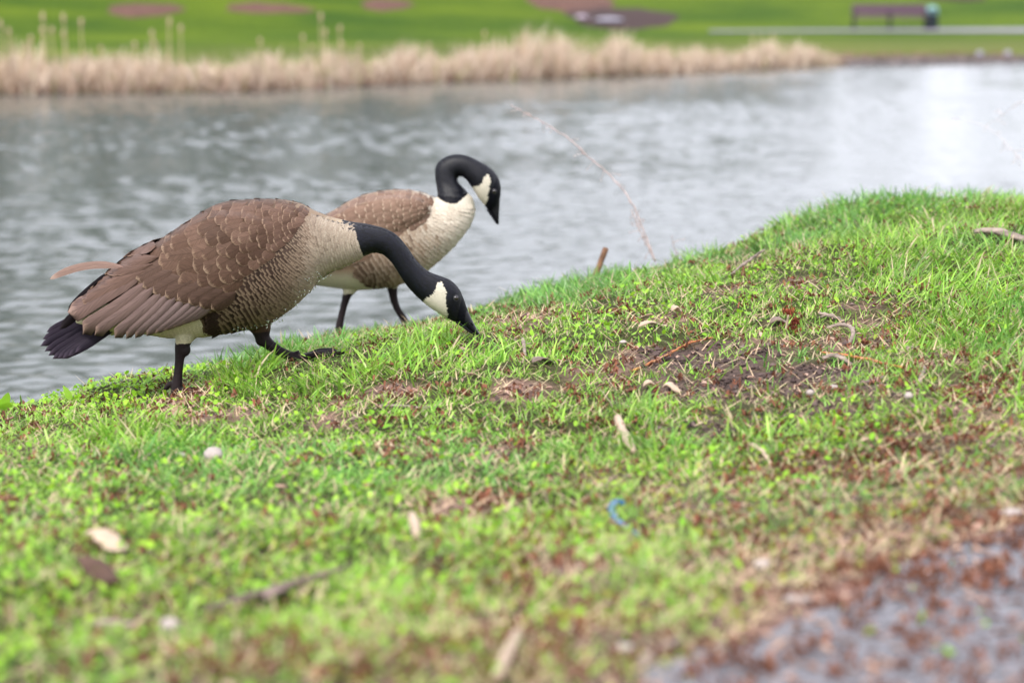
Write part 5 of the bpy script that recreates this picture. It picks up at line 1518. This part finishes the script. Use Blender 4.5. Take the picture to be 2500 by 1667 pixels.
# low stone edging at the far right shore, and two pale stones on it
pts = [shore_pt(px, .05) for px in range(2060, 3300, 12)]
g = Geo()
for (x, y), (x2, y2) in zip(pts[:-1], pts[1:]):
    ln = math.hypot(x2 - x, y2 - y)
    g.box(((x + x2) / 2, (y + y2) / 2 + random.uniform(-.02, .02), WATER_Z + .045), (ln * random.uniform(.88, .97), .22, random.uniform(.13, .17)), math.atan2(y2 - y, x2 - x) + random.uniform(-.05, .05))
p0 = pts[0]
o = link('stone_edging', g.mesh('stone_edging', origin=(p0[0], p0[1], WATER_Z), smooth_shade=False), M_stone, loc=(p0[0], p0[1], WATER_Z))
tag(o, 'low purplish brown stone edging along the far right shore', 'edging')
for px, py, l in ((2392, 141, 'left of two whitish stones on the far stone edging'), (2460, 142, 'right of two whitish stones on the far stone edging')):
    x, y = shore_pt(px, .15); p = at(px, py, y)
    g = Geo(); g.ellipsoid((0, 0, 0), (.075, .08, .065), 8, 10, jit=.2)
    tag(link('pale_stone', g.mesh('pale_stone'), M_white, loc=(p.x, p.y, WATER_Z + .17)), l, 'stone')

# mulch beds on the hill, as low mounds
def mulch(px, py, rx, ry, label, mat=M_mulch):
    p = far_pt(px, py); n = 40
    V = [[0, 0, .10]]; th = np.linspace(0, 2 * np.pi, n, endpoint=False)
    for rr, hh in ((.35, .10), (.7, .07), (.95, .02), (1.05, -.06)):
        for t in th:
            k = rr * (1 + .08 * math.sin(3 * t + px) + .05 * math.sin(7 * t))
            x, y = rx * k * math.cos(t), ry * k * math.sin(t)
            V.append([x, y, float(far_h(np.array([p.x + x]), np.array([p.y + y]))[0]) - p.z + hh + random.uniform(-.015, .015)])
    tr = [[0, 1 + i, 1 + (i + 1) % n] for i in range(n)]
    q = [[1 + r * n + i, 1 + (r + 1) * n + i, 1 + (r + 1) * n + (i + 1) % n, 1 + r * n + (i + 1) % n] for r in range(3) for i in range(n)]
    tag(link('mulch_bed', np_mesh('mulch_bed', V, [q, tr]), mat, loc=p), label, 'mulch bed')
    return p
mulch(352, 25, 1.1, 2.6, 'round brown mulch bed, leftmost one on the green hillside')
mulch(655, 22, 1.4, 1.8, 'long faint tan mulch bed, second from the left on the hillside')
mulch(943, 13, .85, 2.4, 'small pinkish brown mulch bed above the middle of the reeds')
pm = mulch(1515, 44, 1.75, 4.0, 'large dark brown mulch bed with a whitish stone at its front', M_mulch_d)
mulch(1400, 6, 1.5, 4.5, 'brown mulch bed cut by the top edge of the photo')
mulch(2330, -4, 1.2, 1.2, 'dark mulch bed at the top edge beyond the litter bin', M_mulch_d)
p = far_pt(1487, 62)
g = Geo(); g.ellipsoid((0, 0, .14), (.48, .35, .09), 10, 16, jit=.15)
tag(link('pale_stone', g.mesh('pale_stone'), M_white, loc=p), 'long whitish flat stone in front of the dark mulch bed', 'stone')
p = far_pt(1420, 55)
g = Geo(); g.ellipsoid((0, 0, .14), (.22, .2, .09), 9, 12, jit=.2)
tag(link('pale_stone', g.mesh('pale_stone'), simple('lilac_stone', lin(165, 150, 160), rough=.8), loc=p), 'small lilac grey stone left of the long whitish stone', 'stone')

# ------------------------------------------------------------------ park bench and litter bin
def bench():
    b = far_pt(2172, 76); s = b.y / F
    W = 180 * s
    H = 60 * s
    r = root_at('park_bench', (b.x, b.y, b.z), 'park bench with plum slats and black iron legs facing the pond', 'bench')
    k = H / .82
    for i, (yy, zz, w, t, a) in enumerate([(-.22, .43, .09, .035, 0), (-.10, .435, .09, .035, 0), (.02, .43, .09, .035, 0), (.13, .425, .08, .035, 0)]):
        g = Geo(); g.box((0, yy * k, zz * k), (W, w * k, t * k)); link('seat_slat', g.mesh('seat_slat', False), M_slat, r)
    for i, (yy, zz) in enumerate([(.20, .53), (.225, .63), (.25, .73), (.275, .82)]):
        g = Geo(); g.box((0, yy * k, zz * k), (W, .03 * k, .085 * k)); link('back_slat', g.mesh('back_slat', False), M_slat, r)
    for i, xx in enumerate((-W / 2 + .03, 0, W / 2 - .03)):
        g = Geo()
        g.tube([(xx, -.24 * k, .40 * k), (xx, -.26 * k, .2 * k), (xx, -.27 * k, -.03)], .026, 8)
        link('front_leg', g.mesh('front_leg'), M_iron, r)
        g = Geo()
        g.tube(spline([(xx, .31 * k, .86 * k), (xx, .235 * k, .55 * k), (xx, .20 * k, .40 * k), (xx, .25 * k, .15 * k), (xx, .30 * k, -.03)], 16), .026, 8)
        link('back_leg', g.mesh('back_leg'), M_iron, r)
        g = Geo(); g.tube([(xx, -.26 * k, .385 * k), (xx, .20 * k, .385 * k)], .024, 8); link('seat_bearer', g.mesh('seat_bearer'), M_iron, r)
        if i != 1 or True:
            g = Geo(); g.tube(spline([(xx, -.24 * k, .40 * k), (xx, -.25 * k, .56 * k), (xx, -.18 * k, .63 * k), (xx, .22 * k, .62 * k)], 14), .022, 8); link('armrest', g.mesh('armrest'), M_iron, r)
    g = Geo(); g.tube([(-W / 2 + .03, .05 * k, .19 * k), (W / 2 - .03, .05 * k, .19 * k)], .014, 8); link('stretcher', g.mesh('stretcher'), M_iron, r)
    # bin
    q = far_pt(2272, 75); s = q.y / F
    w = 15 * s
    r = root_at('litter_bin', (q.x, b.y + .3, q.z), 'dark litter bin with pale teal lid at the right end of the bench', 'litter bin')
    h = 60 * s
    g = Geo(); th = np.linspace(0, 2 * np.pi, 28, endpoint=False)
    g.loft([np.stack([rr * np.cos(th), rr * np.sin(th), np.full(28, z)], -1) for rr, z in ((w * .92, -.04), (w * .92, .05), (w * 1.0, .05), (w, h * .6), (w * 1.03, h * .6), (w * 1.03, h * .66))])
    link('bin_body', g.mesh('bin_body'), M_bin, r)
    for k_ in range(20):
        a = k_ / 20 * 2 * math.pi
        g = Geo(); g.box((w * 1.02 * math.cos(a), w * 1.02 * math.sin(a), h * .33), (.012, .05, h * .5), a); link('bin_slat', g.mesh('bin_slat', False), M_bin, r)
    g = Geo(); g.loft([np.stack([rr * np.cos(th), rr * np.sin(th), np.full(28, z)], -1) for rr, z in ((w * 1.05, h * .66), (w * 1.05, h * .72), (w * .98, h * .86), (w * .75, h * .95), (w * .3, h * .99))])
    lid = link('bin_lid', g.mesh('bin_lid'), M_lid, r)
    g = Geo(); g.box((0, -w * .96, h * .79), (w * .9, .06, h * .10)); link('bin_opening', g.mesh('bin_opening', False), M_bin, lid)
bench()

# ------------------------------------------------------------------ trees beyond the hill, seen only as dark reflections in the pond
M_treebark = simple('tree_bark', lin(96, 84, 76), rough=.95, var=.3, scale=6, bump=.8, bdist=.02)
M_crown = attr_mat('tree_leaves', rough=.6, spec=.2, transl=.25, var=.2, scale=3)
def tree(x, y, h, seed, label):
    rs = random.Random(seed); nr = np.random.default_rng(seed)
    z = float(far_h(np.array([x]), np.array([y]))[0])
    r = root_at('tree', (x, y, z), label, 'tree', 'trees on the crest beyond the hillside')
    g = Geo()
    g.tube(spline([(0, 0, -.3), (.1, 0, h * .3), (rs.uniform(-.5, .5), 0, h * .65), (rs.uniform(-.8, .8), .2, h * .95)], 20), np.linspace(h * .028, h * .004, 20), 10, jit=.15)
    for k in range(16):
        a = k * 2.4; z0 = h * rs.uniform(.28, .85); l = h * rs.uniform(.16, .32) * (1.15 - z0 / h)
        g.tube(spline([(0, 0, z0), (l * .5 * math.cos(a), l * .5 * math.sin(a), z0 + l * .45), (l * 1.3 * math.cos(a), l * 1.3 * math.sin(a), z0 + l * .8)], 8), np.linspace(h * .010, h * .002, 8), 6)
    link('trunk', g.mesh('trunk'), M_treebark, r)
    n = 5200
    c = nr.normal(0, 1, (26, 3)); c /= np.linalg.norm(c, axis=1)[:, None]; c *= nr.uniform(.4, 1, (26, 1)); c = c * np.array([h * .28, h * .28, h * .40]) + np.array([0, 0, h * .55])
    i = nr.integers(0, 26, n); P = c[i] + nr.normal(0, h * .055, (n, 3))
    s = nr.uniform(.3, .75, n)
    q = nr.normal(0, 1, (n, 3)); q /= np.linalg.norm(q, axis=1)[:, None]; w_ = np.cross(q, nr.normal(0, 1, (n, 3))); w_ /= np.linalg.norm(w_, axis=1)[:, None]
    V = np.stack([P + q * s[:, None], P + w_ * s[:, None] * .7, P - q * s[:, None], P - w_ * s[:, None] * .7], 1).reshape(-1, 3)
    col = np.repeat(L3(88, 106, 78) * nr.uniform(.6, 1.3, (n, 1)), 4, 0)
    link('crown', np_mesh('crown', V, [np.arange(n * 4).reshape(-1, 4)], cols=col), M_crown, r)
for k, (x, y, h) in enumerate([(-66, 110, 20), (-57, 106, 21), (-49, 108, 20), (-42, 104, 20), (-35.5, 107, 21), (-29, 103, 19), (-23, 107, 20), (-17.5, 104, 17), (-12, 109, 15), (-6.5, 113, 15), (-1, 120, 11), (-45, 120, 21), (-32, 118, 21), (-20, 118, 19), (-53, 118, 21), (-38.5, 116, 21), (-26, 116, 20), (-14.5, 118, 15), (-61, 118, 20), (52, 118, 9), (-72, 114, 16), (3, 124, 12), (8, 126, 10), (14, 128, 9), (20, 130, 6), (26, 130, 4), (32, 130, 5), (11, 134, 11)]):  # low trees on the right are added, unseen, to soften the pond's reflections
    tree(x, y, h, 100 + k, ['tall leafy tree on the crest far beyond the hillside', 'tall leafy tree on the crest far beyond the hillside'][k % 2])
